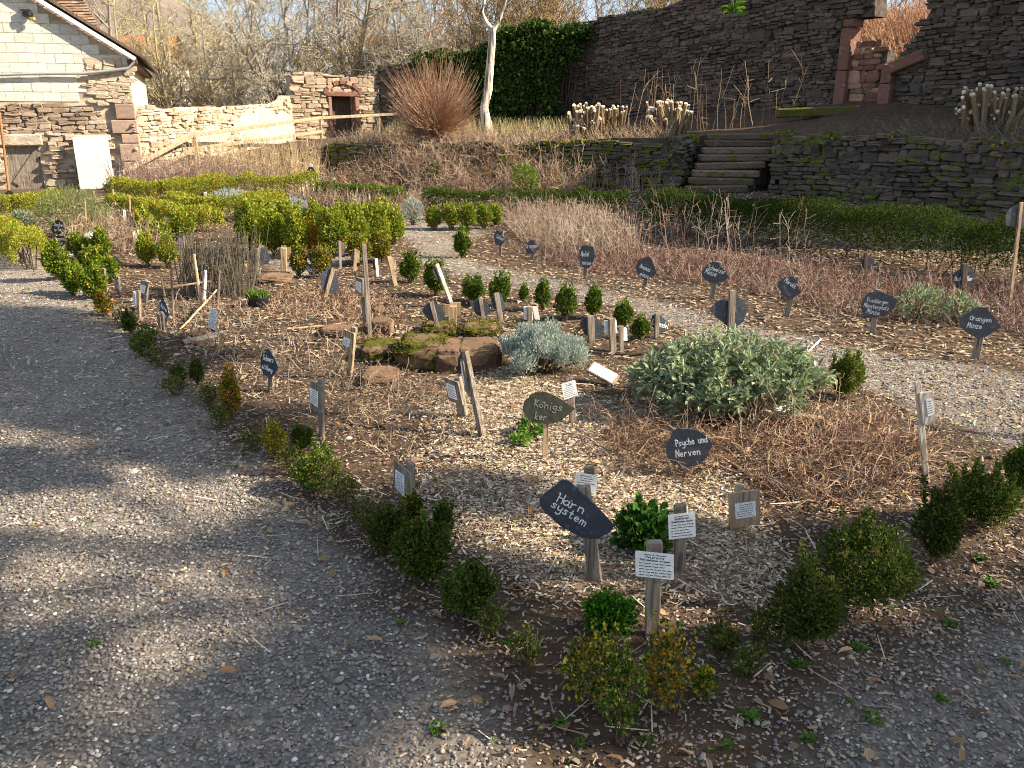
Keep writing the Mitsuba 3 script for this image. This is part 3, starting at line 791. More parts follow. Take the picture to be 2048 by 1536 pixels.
TREE_LABEL = {
    'lichen_tree': ('bare tree', 'bare tree with yellow lichen on trunk and branches, standing behind the left garden wall', 'lichened trees behind the garden wall'),
    'grey_tree': ('bare tree', 'bare grey tree with two stems behind the walls', 'bare grey trees behind the walls'),
    'old_fruit_tree': ('fruit tree', 'old wide fruit tree with crooked drooping branches behind the doorway wall', 'old fruit trees behind the doorway'),
    'coppiced_shrub': ('shrub', 'many-stemmed bare shrub of upright brown shoots behind the walls', 'upright bare shrubs behind the walls'),
    'rust_tree': ('bare tree', 'bare tree with a haze of rust brown twigs above the wall', 'rust-brown twiggy trees above the wall'),
}
for name, u, Y, s in (('lichen_tree', 362, 44, 1.0), ('lichen_tree', 418, 47, 1.1), ('lichen_tree', 270, 50, .9), ('lichen_tree', 505, 52, 1.0), ('lichen_tree', 318, 58, 1.2), ('lichen_tree', 470, 40, .7),
                      ('grey_tree', 560, 55, 1.0), ('grey_tree', 880, 60, 1.0), ('grey_tree', 740, 62, 1.1), ('grey_tree', 1230, 66, 1.0), ('grey_tree', 1320, 70, 1.1), ('grey_tree', 1420, 64, .9), ('grey_tree', 1760, 60, .9), ('grey_tree', 1840, 64, 1.0), ('grey_tree', 230, 70, 1.1), ('grey_tree', 820, 80, 1.3),
                      ('old_fruit_tree', 600, 42, 1.0), ('old_fruit_tree', 690, 44, 1.1), ('old_fruit_tree', 520, 46, .9), ('old_fruit_tree', 905, 40, .75),
                      ('coppiced_shrub', 660, 41, .8), ('coppiced_shrub', 1000, 42, 1.35), ('coppiced_shrub', 960, 44, 1.3), ('coppiced_shrub', 1050, 43, 1.3), ('coppiced_shrub', 440, 42, .6), ('coppiced_shrub', 380, 43, .55), ('coppiced_shrub', 770, 43, .9), ('coppiced_shrub', 330, 47, .7), ('coppiced_shrub', 1270, 45, 1.1), ('coppiced_shrub', 1340, 46, 1.1),
                      ('lichen_tree', 345, 40, .75), ('lichen_tree', 440, 43, .8), ('grey_tree', 600, 50, .9), ('old_fruit_tree', 830, 41, .8), ('coppiced_shrub', 1080, 44, 1.3), ('rust_tree', 720, 50, 1.1), ('rust_tree', 870, 48, 1.0), ('rust_tree', 1090, 50, 1.15), ('rust_tree', 1150, 56, 1.1), ('rust_tree', 790, 56, 1.2), ('rust_tree', 640, 60, 1.3), ('rust_tree', 1010, 60, 1.3), ('rust_tree', 930, 54, 1.1)):
    p = At(u, 240, Y)
    key = number(name)
    cat, lab, grp = TREE_LABEL[name]
    scene[key] = {'type': 'instance', 'shapegroup': {'type': 'ref', 'id': 'group_' + name}, 'to_world': T().translate([p[0], Y, hz(p[0], Y) - .1]).rotate([0, 0, 1], float(rng.uniform(0, 360))).scale(s * float(rng.uniform(.92, 1.08)))}
    labels[key] = {'label': lab, 'category': cat, 'group': grp}

ORD = ['first', 'second', 'third', 'fourth', 'fifth', 'sixth', 'seventh', 'eighth', 'ninth', 'tenth', 'eleventh', 'twelfth', 'thirteenth', 'fourteenth', 'fifteenth', 'sixteenth', 'seventeenth', 'eighteenth', 'nineteenth', 'twentieth', 'twenty-first', 'twenty-second', 'twenty-third', 'twenty-fourth', 'twenty-fifth', 'twenty-sixth']


def count_off(keys_u, text):
    """Alike things in a line are told apart by their place from the left."""
    for i, (u, k) in enumerate(sorted(keys_u)): labels[k]['label'] = text.replace('#', ORD[min(i, 25)])


PLACES = {}
for key, d in scene.items():
    if d.get('type') == 'instance':
        m_ = np.array(d['to_world'].matrix)[:3, 3]
        PLACES.setdefault(key.rstrip('0123456789').rstrip('_'), []).append((pix(m_)[0][0], key))
for name, text in (('lichen_tree', '# from the left of the yellow lichened bare trees behind the garden wall'), ('grey_tree', '# from the left of the two-stemmed grey bare trees behind the walls'),
                   ('old_fruit_tree', '# from the left of the wide crooked fruit trees behind the doorway wall'), ('coppiced_shrub', '# from the left of the upright many-stemmed bare shrubs behind the walls'), ('rust_tree', '# from the left of the rust brown twiggy trees behind the walls')):
    count_off(PLACES[name], text)

# ---------------------------------------------------------------- leaves, bushes, hedges
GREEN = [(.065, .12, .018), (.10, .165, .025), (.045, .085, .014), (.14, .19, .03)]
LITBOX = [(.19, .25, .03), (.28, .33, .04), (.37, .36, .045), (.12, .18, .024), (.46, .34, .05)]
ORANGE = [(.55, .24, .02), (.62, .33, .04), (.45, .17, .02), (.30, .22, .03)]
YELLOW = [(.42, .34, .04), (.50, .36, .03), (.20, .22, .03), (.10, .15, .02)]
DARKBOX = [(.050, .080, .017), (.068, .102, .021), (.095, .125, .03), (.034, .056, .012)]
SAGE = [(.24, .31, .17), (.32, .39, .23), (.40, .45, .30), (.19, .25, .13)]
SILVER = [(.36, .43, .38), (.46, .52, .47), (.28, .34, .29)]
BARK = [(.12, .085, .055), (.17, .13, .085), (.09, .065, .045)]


def fib(n):
    i = rng.random(n)
    z, a = rng.uniform(-1, 1, n), rng.uniform(0, 6.28, n)
    r = np.sqrt(1 - z * z)
    return np.stack([r * np.cos(a), r * np.sin(a), z], 1)


def cloud(c, rad, n, L, W, cols, w=None, shape=LEAF4, out=.9, up=.5, rnd=.8, hollow=.55, lump=.55, freq=2.2, flat=None):
    """Leaves through an uneven ball of foliage, thicker towards its skin."""
    d = fib(n)
    sd = rng.uniform(0, 99)
    k = 1 - lump / 2 + lump * (meshkit.fbm(d * freq + sd, 3) - .25)
    rr = (hollow + (1 - hollow) * rng.random(n) ** .6) * k
    C = np.asarray(c) + d * rr[:, None] * np.asarray(rad)
    ax = unit(d * out + np.array([0, 0, up]) + rnd * R(n, 3))
    nr = unit(R(n, 3) + (np.array([0, 0, .8]) if flat is None else np.array([0, 0, flat])) + .6 * d)
    return blades(C, ax, nr, L * rng.uniform(.6, 1.25, n), W * rng.uniform(.7, 1.2, n), pick(cols, n, w, .25), shape)


def twigs(p, top, n, spread, r=.003, col=BARK, K=4):
    """Thin stems fanning up from the ground at p to the height top."""
    t = np.linspace(0, 1, K)
    d = R(n, 3) * spread; d[:, 2] = top * rng.uniform(.55, 1.0, n)
    P = np.asarray(p) + R(n, 1, 3) * np.array([.25, .25, 0]) * spread + d[:, None] * t[None, :, None] + R(n, K, 3) * .07 * top * (t[None, :, None] > 0)
    P[:, 0, 2] = p[2] - .02
    return tubes(P, (r * (1 - .6 * t))[None] * rng.uniform(.7, 1.4, (n, 1)), 3, pick(col, n))


def size_at(u, v, w, h):
    p = ground(u, v)
    _, _, d = pix(p)
    return p, w * d[0] / F, max(.03, At(u, v - h, p[1])[2] - p[2]), d[0]


def box_bush(u, v, w, h, label, group=None, cols=GREEN, wt=None, n=None, leaf=None, name='box_bush', cat='bush', sparse=1.0, depth=.9, lump=.7, spikes=10):
    p, W, H, d = size_at(u, v, w, h)
    L = leaf or max(.014, .0034 * d)
    n = n or int(np.clip(2.4 * sparse * (W * H * 4) / (L * L * .5), 250, 5200))
    k = thing(name, label, cat, group)
    gap = .05 * H
    if v > 700: cols = list(cols) * 3 + [(.17, .115, .045), (.22, .17, .05)]; wt = None      # browned leaves
    lobes = 7 if W * H > .02 else 4
    ms = [cloud(p + [0, 0, gap + (H - gap) / 2], (W * .44, W * .44 * depth, (H - gap) * .46), int(n * .55), L, L * .6, cols, wt, lump=lump)]
    for _ in range(lobes):
        o = fib(1)[0] * [W * .27, W * .27 * depth, H * .26]
        rr_ = rng.uniform(.5, .85)
        ms.append(cloud(p + [0, 0, gap + (H - gap) * .5] + o, (W * .27 * rr_, W * .27 * rr_, H * .32 * rr_), int(n * .55 / lobes), L, L * .6, cols, wt, lump=lump))
    for _ in range(spikes):                                # shoots standing out of the clipped outline
        a, m = rng.uniform(0, 6.28), int(n / spikes * .28)
        o = p + np.array([math.cos(a) * W * .33 * rng.random(), math.sin(a) * W * .33 * rng.random(), H * .55])
        q_ = o + np.array([R(1)[0] * W * .15, R(1)[0] * W * .15, H * rng.uniform(.35, .6)])
        t = rng.random((m, 1))
        ms.append(blades(o + (q_ - o) * t + R(m, 3) * L * .6, unit(R(m, 3) + [0, 0, .8]), R(m, 3) + [0, 0, .5], L * rng.uniform(.7, 1.2, m), L * .6, pick(cols, m, wt, .25)))
    add(k, 'foliage', join(ms), 'leaf')
    add(k, 'stems', twigs(p, H * .85, 12, W * .32, max(.002, .0006 * d)), 'matte')
    return k


def hedge(path, wid, hgt, label, cols=LITBOX, wt=None, L=.03, dens=1.0, name='box_hedge', lump=.5, gaps=True):
    pts = np.array([ground(u, v)[:2] for u, v in path])
    ln = LineString(pts)
    n = int(ln.length * (2 * hgt + wid) * dens * 1.9 / (L * L * .6))
    s = rng.uniform(0, ln.length, n)
    q_ = np.array([ln.interpolate(x).coords[0] for x in np.linspace(0, ln.length, 200)])
    x, y = np.interp(s, np.linspace(0, ln.length, 200), q_[:, 0]), np.interp(s, np.linspace(0, ln.length, 200), q_[:, 1])
    gx_, gy_ = np.gradient(q_[:, 0]), np.gradient(q_[:, 1])
    t = unit(np.stack([np.interp(s, np.linspace(0, ln.length, 200), gx_), np.interp(s, np.linspace(0, ln.length, 200), gy_)], 1))
    a = rng.uniform(.04, math.pi - .04, n)
    rr = (.62 + .38 * rng.random(n) ** .5)
    lum = 1 - lump * .5 + lump * meshkit.fbm(np.stack([s / wid * 1.6, np.cos(a) * .8, 0 * s], -1), 3, 9)
    ca, sa = np.cos(a), np.sin(a)
    off = np.sign(ca) * np.abs(ca) ** .6 * wid / 2 * rr * lum
    up = .12 * hgt + hgt * .88 * np.clip(np.abs(sa) ** .6 * np.where(sa < 0, -.15, 1) * rr * lum + .03, 0, 2)
    C = np.stack([x - t[:, 1] * off, y + t[:, 0] * off, height(x, y) + up], 1)
    outd = np.stack([-t[:, 1] * ca, t[:, 0] * ca, np.abs(sa)], 1)
    k = thing(name, label, 'hedge')
    add(k, 'foliage', blades(C, unit(outd + R(n, 3) * .8 + [0, 0, .4]), unit(R(n, 3) + [0, 0, .7] + outd * .6), L * rng.uniform(.6, 1.25, n), L * .6, pick(cols, n, wt, .25)), 'leaf')
    m = int(ln.length * 14)
    s = rng.uniform(0, ln.length, m)
    b = np.array([ln.interpolate(z).coords[0] for z in s]) + R(m, 2) * wid * .15
    P = np.stack([np.stack([b[:, 0], b[:, 1], height(b[:, 0], b[:, 1]) - .02], 1), np.stack([b[:, 0], b[:, 1], height(b[:, 0], b[:, 1]) + hgt * .6], 1) + R(m, 3) * wid * .25 * [1, 1, .3]], 1)
    add(k, 'stems', tubes(P, .007, 3, pick(BARK, m)), 'matte')


hedge([(228, 410), (330, 416), (460, 402), (640, 397)], .5, .5, 'long clipped yellow green box hedge in front of the railing and leaning panel', LITBOX, L=.036)
hedge([(345, 432), (430, 447), (505, 442), (560, 425)], .42, .4, 'low box hedge curving towards the tall box block, left of it', LITBOX, L=.033)
hedge([(228, 428), (300, 440), (380, 462), (440, 466)], .38, .34, 'low box hedge right behind the thin red canes at the left', LITBOX, L=.033)
hedge([(640, 405), (720, 408), (800, 420)], .4, .38, 'green box hedge before the foot of the bank, left of the dark hedge', [(.10, .16, .02), (.07, .12, .018), (.15, .18, .03)], L=.04)
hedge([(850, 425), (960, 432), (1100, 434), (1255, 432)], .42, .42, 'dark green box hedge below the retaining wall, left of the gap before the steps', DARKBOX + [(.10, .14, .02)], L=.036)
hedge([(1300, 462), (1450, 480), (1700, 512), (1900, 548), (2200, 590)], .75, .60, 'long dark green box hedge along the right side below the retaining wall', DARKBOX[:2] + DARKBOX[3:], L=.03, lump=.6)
hedge([(-60, 470), (5, 500), (75, 545)], .42, .40, 'sunlit box hedge at the left edge beside the gravel path', LITBOX, L=.022)
hedge([(-60, 436), (40, 440), (120, 428)], .42, .4, 'yellowish box hedge at the left edge below the plank door', LITBOX, L=.032)
# the tall block of box in the middle
for i, (u, v, w, h) in enumerate([(505, 502, 78, 92), (550, 512, 74, 96), (596, 516, 72, 98), (668, 516, 76, 98), (712, 510, 70, 94), (755, 502, 72, 86), (786, 490, 56, 74), (520, 480, 80, 74), (575, 484, 80, 76), (635, 486, 80, 78), (695, 482, 80, 76), (750, 476, 76, 70)]):
    box_bush(u, v, w, h, 'clipped yellow green box bush grown together with its neighbours in the tall block in the middle', 'box bushes of the tall block in the middle', LITBOX, [3, 3, 2, 2, .5], depth=1.0, lump=.5)
count_off([(float(pix(np.mean(meshkit.WRITTEN[scene[k + '__foliage']['filename']][0], axis=0))[0][0]), k) for k, l in labels.items() if l.get('group') == 'box bushes of the tall block in the middle'], '# bush from the left in the tall yellow green box block in the middle')
box_bush(624, 516, 36, 68, 'bright orange dying box bush in the front of the tall box block', None, ORANGE, depth=.8)
for u, v, w, h in ((600, 555, 46, 62), (645, 555, 50, 60), (720, 530, 60, 58), (760, 525, 60, 60)):
    box_bush(u, v, w, h, 'loose low box bush at the foot of the tall box block', 'loose box bushes at the foot of the tall block', [(.12, .15, .02), (.2, .19, .03), (.38, .26, .05), (.08, .11, .018)], sparse=.7)
for u, v, w, h in ((868, 460, 38, 44), (903, 460, 40, 52), (936, 460, 42, 48), (968, 457, 40, 46), (992, 452, 30, 42)):
    box_bush(u, v, w, h, 'small upright box bush in the row of five at the back of the middle path', 'five box bushes in a row behind the middle path', LITBOX, [3, 2, 1, 3, .2])
for u, v, w, h, lab in ((822, 565, 48, 54, 'round box bush next to the leaning board signs, first of the path-side row'), (872, 592, 62, 66, 'round box bush behind the slate on the long leaning stake'), (948, 604, 60, 48, 'thin straggly box bush between two fuller ones on the path side'),
                        (1000, 612, 54, 60, 'full round box bush behind the two slates with their backs to us'), (1047, 603, 20, 30, 'tiny ball-shaped box bush, smallest in the path-side row'), (1085, 622, 36, 58, 'slim box bush right of the tiny ball bush'),
                        (1130, 642, 52, 66, 'double round box bush behind the silver herb cushion'), (1186, 636, 44, 60, 'egg-shaped box bush above the backs of paper signs'), (1246, 658, 48, 52, 'box bush with yellow tips behind the pair of paper signs'), (1280, 680, 46, 44, 'low loose box bush beside the dark lettered slate with its stake in front'),
                        (1688, 797, 84, 86, 'dark green box bush right of the big grey sage'), (925, 516, 40, 58, 'slim box bush with a yellow foot at the bend of the middle path')):
    box_bush(u, v, w, h, lab, None, GREEN + [(.2, .22, .03)], [3, 3, 2, 2, 1])
for u, v, w, h in ((118, 560, 64, 72), (150, 590, 62, 62), (192, 598, 66, 66), (162, 520, 54, 50), (206, 522, 48, 60), (185, 556, 60, 60), (222, 568, 50, 54)):
    box_bush(u, v, w, h, 'rounded box bush in the clump at the left corner of the bed', 'box bushes clumped at the left corner of the bed', LITBOX + GREEN, [2, 2, .7, 2, .5, 2, 2, 1, 1])
count_off([(float(pix(np.mean(meshkit.WRITTEN[scene[k + '__foliage']['filename']][0], axis=0))[0][0]), k) for k, l in labels.items() if l.get('group') == 'box bushes clumped at the left corner of the bed'], '# from the left of the rounded box bushes clumped at the left bed corner')
for u, v, w, h in ((296, 532, 48, 66), (338, 536, 48, 62), (318, 482, 70, 40), (290, 480, 50, 60), (370, 478, 60, 50)):
    box_bush(u, v, w, h, 'loose yellow green box bush left of the grey stem clump', 'box bushes left of the grey stem clump', LITBOX, [3, 3, 2, 2, 1], sparse=.8)
for u, v, w, h, lab, cc in ((210, 632, 44, 44, 'small orange tinged box bush at the path, left of the paper signs', ORANGE + GREEN), (262, 668, 36, 46, 'tiny dark box bush left of a wooden stake', DARKBOX), (285, 712, 60, 46, 'straggly low box at the gravel edge below the stick frame', GREEN),
                            (397, 772, 34, 54, 'small dark box bush standing alone at the path edge', DARKBOX), (466, 842, 46, 100, 'narrow orange box bush at the path edge', ORANGE + GREEN), (358, 768, 40, 36, 'sparse low box sprout left of the small dark bush', GREEN),
                            (605, 905, 56, 56, 'dark box bush at the foot of a paper sign stake', DARKBOX + GREEN), (552, 918, 64, 76, 'yellowing thin box bush at the bed corner', YELLOW), (640, 985, 130, 84, 'sprawling thin box bush at the gravel edge', GREEN)):
    box_bush(u, v, w, h, lab, None, cc, sparse=.75 if 'thin' not in lab and 'stragg' not in lab else .45)
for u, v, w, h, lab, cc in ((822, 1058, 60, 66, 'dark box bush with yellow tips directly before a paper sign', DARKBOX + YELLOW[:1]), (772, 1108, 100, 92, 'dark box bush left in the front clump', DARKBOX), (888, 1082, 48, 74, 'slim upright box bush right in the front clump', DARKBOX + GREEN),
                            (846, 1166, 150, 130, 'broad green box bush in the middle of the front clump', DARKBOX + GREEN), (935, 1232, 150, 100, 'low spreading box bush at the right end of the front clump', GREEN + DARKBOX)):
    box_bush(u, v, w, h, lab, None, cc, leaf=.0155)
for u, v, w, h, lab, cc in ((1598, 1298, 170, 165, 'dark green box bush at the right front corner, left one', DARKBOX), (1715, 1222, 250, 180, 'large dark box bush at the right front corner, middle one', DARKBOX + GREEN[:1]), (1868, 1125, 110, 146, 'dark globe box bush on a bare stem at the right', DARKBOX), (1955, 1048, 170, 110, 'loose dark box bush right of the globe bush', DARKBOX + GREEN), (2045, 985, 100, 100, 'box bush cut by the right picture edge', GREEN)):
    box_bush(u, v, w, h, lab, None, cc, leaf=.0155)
for u, v, w, h, lab, cc, sp in ((1190, 1420, 190, 150, 'thin young box with yellow tips at the front, left one', YELLOW + DARKBOX, .22), (1330, 1420, 150, 165, 'thin young box with orange yellow leaves at the front, right one', ORANGE + YELLOW + DARKBOX, .2), (1240, 1485, 120, 200, 'thin dark young box between the two yellow ones', DARKBOX + GREEN, .16), (1437, 1318, 84, 74, 'sparse dark box sprout before the right hand stakes', DARKBOX, .3), (1410, 1405, 60, 66, 'small glossy sprout right of the yellow box', GREEN + YELLOW, .25)):
    box_bush(u, v, w, h, lab, None, cc, leaf=.017, sparse=sp, lump=1.0)

EDGE = [(250, 655, 60, 34), (300, 690, 60, 40), (318, 735, 66, 44), (352, 790, 70, 40), (420, 812, 60, 46), (440, 855, 56, 50), (505, 900, 64, 44), (585, 950, 80, 56), (690, 1010, 90, 60), (730, 1060, 80, 60), (985, 1270, 110, 64), (1050, 1330, 100, 70), (1500, 1350, 90, 60), (1520, 1290, 80, 70)]
for u, v, w, h in EDGE:
    box_bush(u, v, w, h, 'thin straggly low box along the bed edge', 'straggly low box sprouts along the bed edge', GREEN + DARKBOX + [(.22, .17, .06), (.28, .2, .08)], sparse=.17, lump=1.2, spikes=6)


def herb(name, label, cat, u, v, w, h, n, L, W, cols, shape=LEAF4, stems=30, bsdf='leaf', wt=None, hollow=.45, lump=.6, up=.7, out=.9, scol=BARK, depth=.9, flatbase=.3, group=None, freq=2.2, flat=None, sr=.004):
    p, WW, H, d = size_at(u, v, w, h)
    k = thing(name, label, cat, group)
    m = cloud(p + [0, 0, H * .42], (WW / 2, WW / 2 * depth, H * .58), n, L, W, cols, wt, shape, hollow=hollow, lump=lump, up=up, out=out, freq=freq, flat=flat)
    m.v[:, 2] = np.maximum(m.v[:, 2], p[2] + .01)
    add(k, 'foliage', m, bsdf)
    if stems: add(k, 'stems', twigs(p, H * .9, stems, WW * .4, sr, scol), 'matte')
    return k


p, WW, H, d = size_at(1078, 740, 200, 118)
k = thing('silver_herb', 'silvery blue cushion of fine-leaved herb right of the mossy boulders', 'herb')
ms, tw = [], []
for i in range(34):
    a, rr = rng.uniform(0, 6.28), rng.random() ** .5
    o = p + np.array([math.cos(a) * rr * WW * .42, math.sin(a) * rr * WW * .36, H * (.62 - .38 * rr ** 2) * rng.uniform(.75, 1.25)])
    s = rng.uniform(.05, .1)
    ms.append(cloud(o, (s, s, s * 1.25), 420, .026, .006, [c * np.array([1, 1, 1]) * rng.uniform(.8, 1.15) for c in np.array(SILVER)], None, LEAF4, hollow=.1, lump=.8, up=1.2, out=.6))
    tw.append(np.linspace(p + (o - p) * [.4, .4, 0], o, 4) + R(4, 3) * .01)
add(k, 'foliage', join(ms), 'leaf')
add(k, 'stems', tubes(np.array(tw), .006, 4, pick(BARK, len(tw))), 'matte')
herb('silver_herb', 'low grey green herb sprawling below the silver cushion, right side', 'herb', 1140, 720, 80, 50, 1500, .03, .008, SILVER + SAGE[:1])
p, WW, H, d = size_at(1450, 818, 392, 144)                         # the big sage: leafy shoots
k = thing('sage_bush', 'big spreading sage bush with grey green leaves below the large bare slate', 'herb')
ms, tw = [], []
for i in range(210):
    a, rr = rng.uniform(0, 6.28), rng.random() ** .5
    tip = p + np.array([math.cos(a) * rr * WW * .52, math.sin(a) * rr * WW * .40, H * (1.0 - .55 * rr ** 2) * rng.uniform(.65, 1.08)])
    root = p + np.array([math.cos(a) * rr * WW * .25, math.sin(a) * rr * WW * .2, 0])
    m = 30
    t = rng.random((m, 1)) ** .5 * .62 + .40
    ax = unit(R(m, 3) + unit(tip - root) * .7)
    cc = root + (tip - root) * t + R(m, 3) * .025
    ms.append(blades(cc, ax, R(m, 3) * .6 + [0, 0, 1], rng.uniform(.032, .066, m), rng.uniform(.015, .027, m), pick(SAGE, m, None, .25), LEAF6))
    tw.append(np.linspace(root, tip, 4) + R(4, 3) * .015)
add(k, 'foliage', join(ms), 'leaf')
add(k, 'stems', tubes(np.array(tw), .004, 3, pick([(.20, .14, .09), (.28, .2, .13)], len(tw))), 'matte')
herb('sage_bush', 'small sage tuft among dead mint left of the orange mint slate', 'herb', 1835, 640, 95, 72, 420, .05, .02, SAGE, LEAF6)
herb('sage_bush', 'second small sage tuft, right beside the first one behind the orange mint slate', 'herb', 1915, 645, 80, 60, 320, .05, .02, SAGE, LEAF6)
herb('sage_bush', 'grey sage tuft at the left edge among the hedges', 'herb', 52, 468, 60, 52, 600, .05, .022, SAGE, LEAF6)
herb('rosemary_bush', 'big feathery light green rosemary behind the maiden slate on the left', 'herb', 150, 470, 150, 104, 4200, .055, .007, [(.22, .27, .10), (.30, .34, .14), (.16, .20, .08)], up=1.4, rnd=.5) if False else herb('rosemary_bush', 'big feathery light green herb bush behind the lettered slates on the left', 'herb', 150, 470, 150, 104, 4200, .055, .007, [(.22, .27, .10), (.30, .34, .14), (.16, .20, .08)], up=1.4)
herb('lavender', 'grey lavender cushion on the far hedge bed', 'herb', 465, 412, 100, 34, 1500, .06, .012, SILVER, up=1.2)
herb('lavender', 'whitish lavender tuft behind the tall box block', 'herb', 590, 425, 64, 28, 800, .06, .012, SILVER, up=1.2)
herb('lavender', 'pale grey lavender left of the row of five box bushes', 'herb', 826, 450, 50, 60, 900, .05, .012, SILVER, up=1.2)
herb('parsley', 'bright green curly parsley in front at the foot of the front stake', 'herb', 1218, 1262, 122, 80, 2200, .014, .013, [(.055, .16, .014), (.08, .21, .02), (.035, .10, .01)], LEAF6, 20, 'leaf', lump=1.0, hollow=.2, freq=3, scol=[(.08, .16, .03)], flat=1.5)
herb('lovage', 'dark green leafy herb between the big lettered slate and the paper signs', 'herb', 1285, 1100, 150, 92, 760, .036, .030, [(.04, .11, .02), (.065, .15, .03), (.03, .08, .015)], LEAF6, 24, 'leaf', lump=1.1, hollow=.2, freq=3, scol=[(.08, .14, .04)], flat=1.4)
herb('wall_shrub', 'small glossy green shrub growing at the retaining wall', 'shrub', 1050, 388, 62, 66, 700, .07, .035, [(.16, .24, .04), (.24, .32, .06), (.10, .15, .03)], LEAF6, 14, 'gloss_leaf')
herb('strawberry_plant', 'green leafy tuft under the weathered brown slate', 'herb', 1062, 870, 60, 34, 160, .035, .026, [(.10, .20, .03), (.14, .26, .05)], LEAF6, 8, 'leaf', flat=1.5)
herb('strawberry_plant', 'light green leafy tuft left of the weathered slate stake', 'herb', 1040, 890, 40, 24, 90, .03, .022, [(.16, .28, .05), (.2, .32, .06)], LEAF6, 6, 'leaf', flat=1.5)
herb('wild_shrub', 'dark green bush behind the wall gap', 'shrub', 1785, 205, 80, 60, 200, .1, .06, GREEN) if False else None
# clump of grey upright stems on the left
p, WW, H, d = size_at(440, 590, 150, 135)
k = thing('woody_herb', 'clump of bare grey upright herb stems left of the tall box block', 'herb')
n = 260
t = np.linspace(0, 1, 4)
b = p + R(n, 3) * [WW * .45, WW * .35, 0]
P = b[:, None] + (R(n, 1, 3) * [.10, .08, 0] + np.array([.04, 0, H]) * rng.uniform(.5, 1, (n, 1, 1))) * t[None, :, None] + R(n, 4, 3) * .012
add(k, 'stems', tubes(P, .0035, 3, pick([(.17, .15, .115), (.23, .20, .15), (.12, .10, .075)], n)), 'matte')
m = 2600
i = rng.integers(n, size=m); tt = rng.uniform(.3, 1, m)
add(k, 'leaves', blades(P[i, 0] + (P[i, -1] - P[i, 0]) * tt[:, None], unit(R(m, 3) + [0, 0, 1.2]), R(m, 3), .022, .006, pick([(.14, .15, .09), (.20, .20, .13), (.10, .11, .06)], m)), 'leaf')

# the red-brown willow on the bank and the dead tree
p = np.array([*At(868, 300, 23.0)[:2], 0]); p[2] = hz(p[0], p[1])
k = thing('red_willow', 'dense globe of thin red brown shoots, a pollarded willow on the bank', 'shrub')
n = 2200
d = fib(n); d[:, 2] = d[:, 2] * .75 + .35; d = unit(d)
Ls = rng.uniform(.6, 1.55, n) * (0.85 + .25 * d[:, 2])
t = np.linspace(0, 1, 5)
P = p + R(n, 1, 3) * [.22, .22, .1] + np.array([0, 0, .35]) + d[:, None] * (t[None, :, None] * Ls[:, None, None]) + np.array([0, 0, .25]) * (t ** 2)[None, :, None] * Ls[:, None, None] + np.cumsum(R(n, 5, 3), 1) * .065
add(k, 'shoots', tubes(P, (.0065 * (1 - .6 * t))[None], 3, pick([(.36, .20, .125), (.42, .27, .175), (.30, .165, .105), (.46, .34, .24)], n)), 'matte')
P = p + R(9, 1, 3) * [.15, .15, 0] + np.linspace(0, 1, 4)[None, :, None] * np.stack([R(9) * .5, R(9) * .4, rng.uniform(.3, .6, 9)], 1)[:, None]
P[:, 0, 2] -= .1
for i in range(9): add(k, 'stem', tubes(P[i:i + 1], .03, 5, pick(BARK, 1)), 'matte')
k = thing('dead_tree', 'bleached dead forked tree trunk standing in front of the ivy', 'tree')
Y = 26.0
trunkpx = [(975, 268, .20), (972, 240, .155), (968, 215, .13), (976, 180, .125), (978, 150, .12), (982, 110, .115), (984, 75, .11), (984, 55, .10)]
P = np.array([At(u, v, Y) for u, v, r in trunkpx]); P[0, 2] = hz(P[0, 0], Y) - .1
m = tubes(P[None], np.array([[r for *_, r in trunkpx]]), 14, (.5, .45, .38))
m.v += .03 * (meshkit.noise(m.v * [9, 9, 1.6], 3) - .5)[:, None] * [1, 1, 0]


def deadwood(p, n, uv):
    g = fbm(p.x * 22, p.y * 22, p.z * 1.8, 3)
    return mix((.13, .10, .075), (.62, .56, .47), smoothstep(.32, .55, g))


scene['dead_bark'] = principled(proc(deadwood), .8, .2, lambda p, n, uv: fbm(p.x * 26, p.y * 26, p.z * 2.2, 3), .02)
m.col = None
add(k, 'trunk', m, 'dead_bark', smooth=True)
for pxs in ([(984, 60, .085), (972, 44, .07), (964, 26, .06), (967, 5, .055), (972, -30, .04)], [(986, 62, .075), (997, 44, .05), (1006, 22, .035), (1014, -6, .02)], [(966, 30, .03), (950, 14, .02), (940, -5, .012)], [(1000, 38, .02), (1012, 30, .013), (1022, 12, .008)], [(998, 42, .014), (990, 22, .009), (994, 2, .006)], [(970, 8, .016), (982, -4, .01), (986, -20, .006)], [(1008, 14, .012), (1022, 2, .008), (1030, -10, .005)], [(972, 46, .014), (956, 40, .01), (944, 30, .006)], [(984, 70, .012), (970, 62, .008), (960, 58, .005)]):
    m = tubes(np.array([[At(u, v, Y) for u, v, r in pxs]]), np.array([[r for *_, r in pxs]]), 9); m.col = None
    add(k, 'limb', m, 'dead_bark', smooth=True)

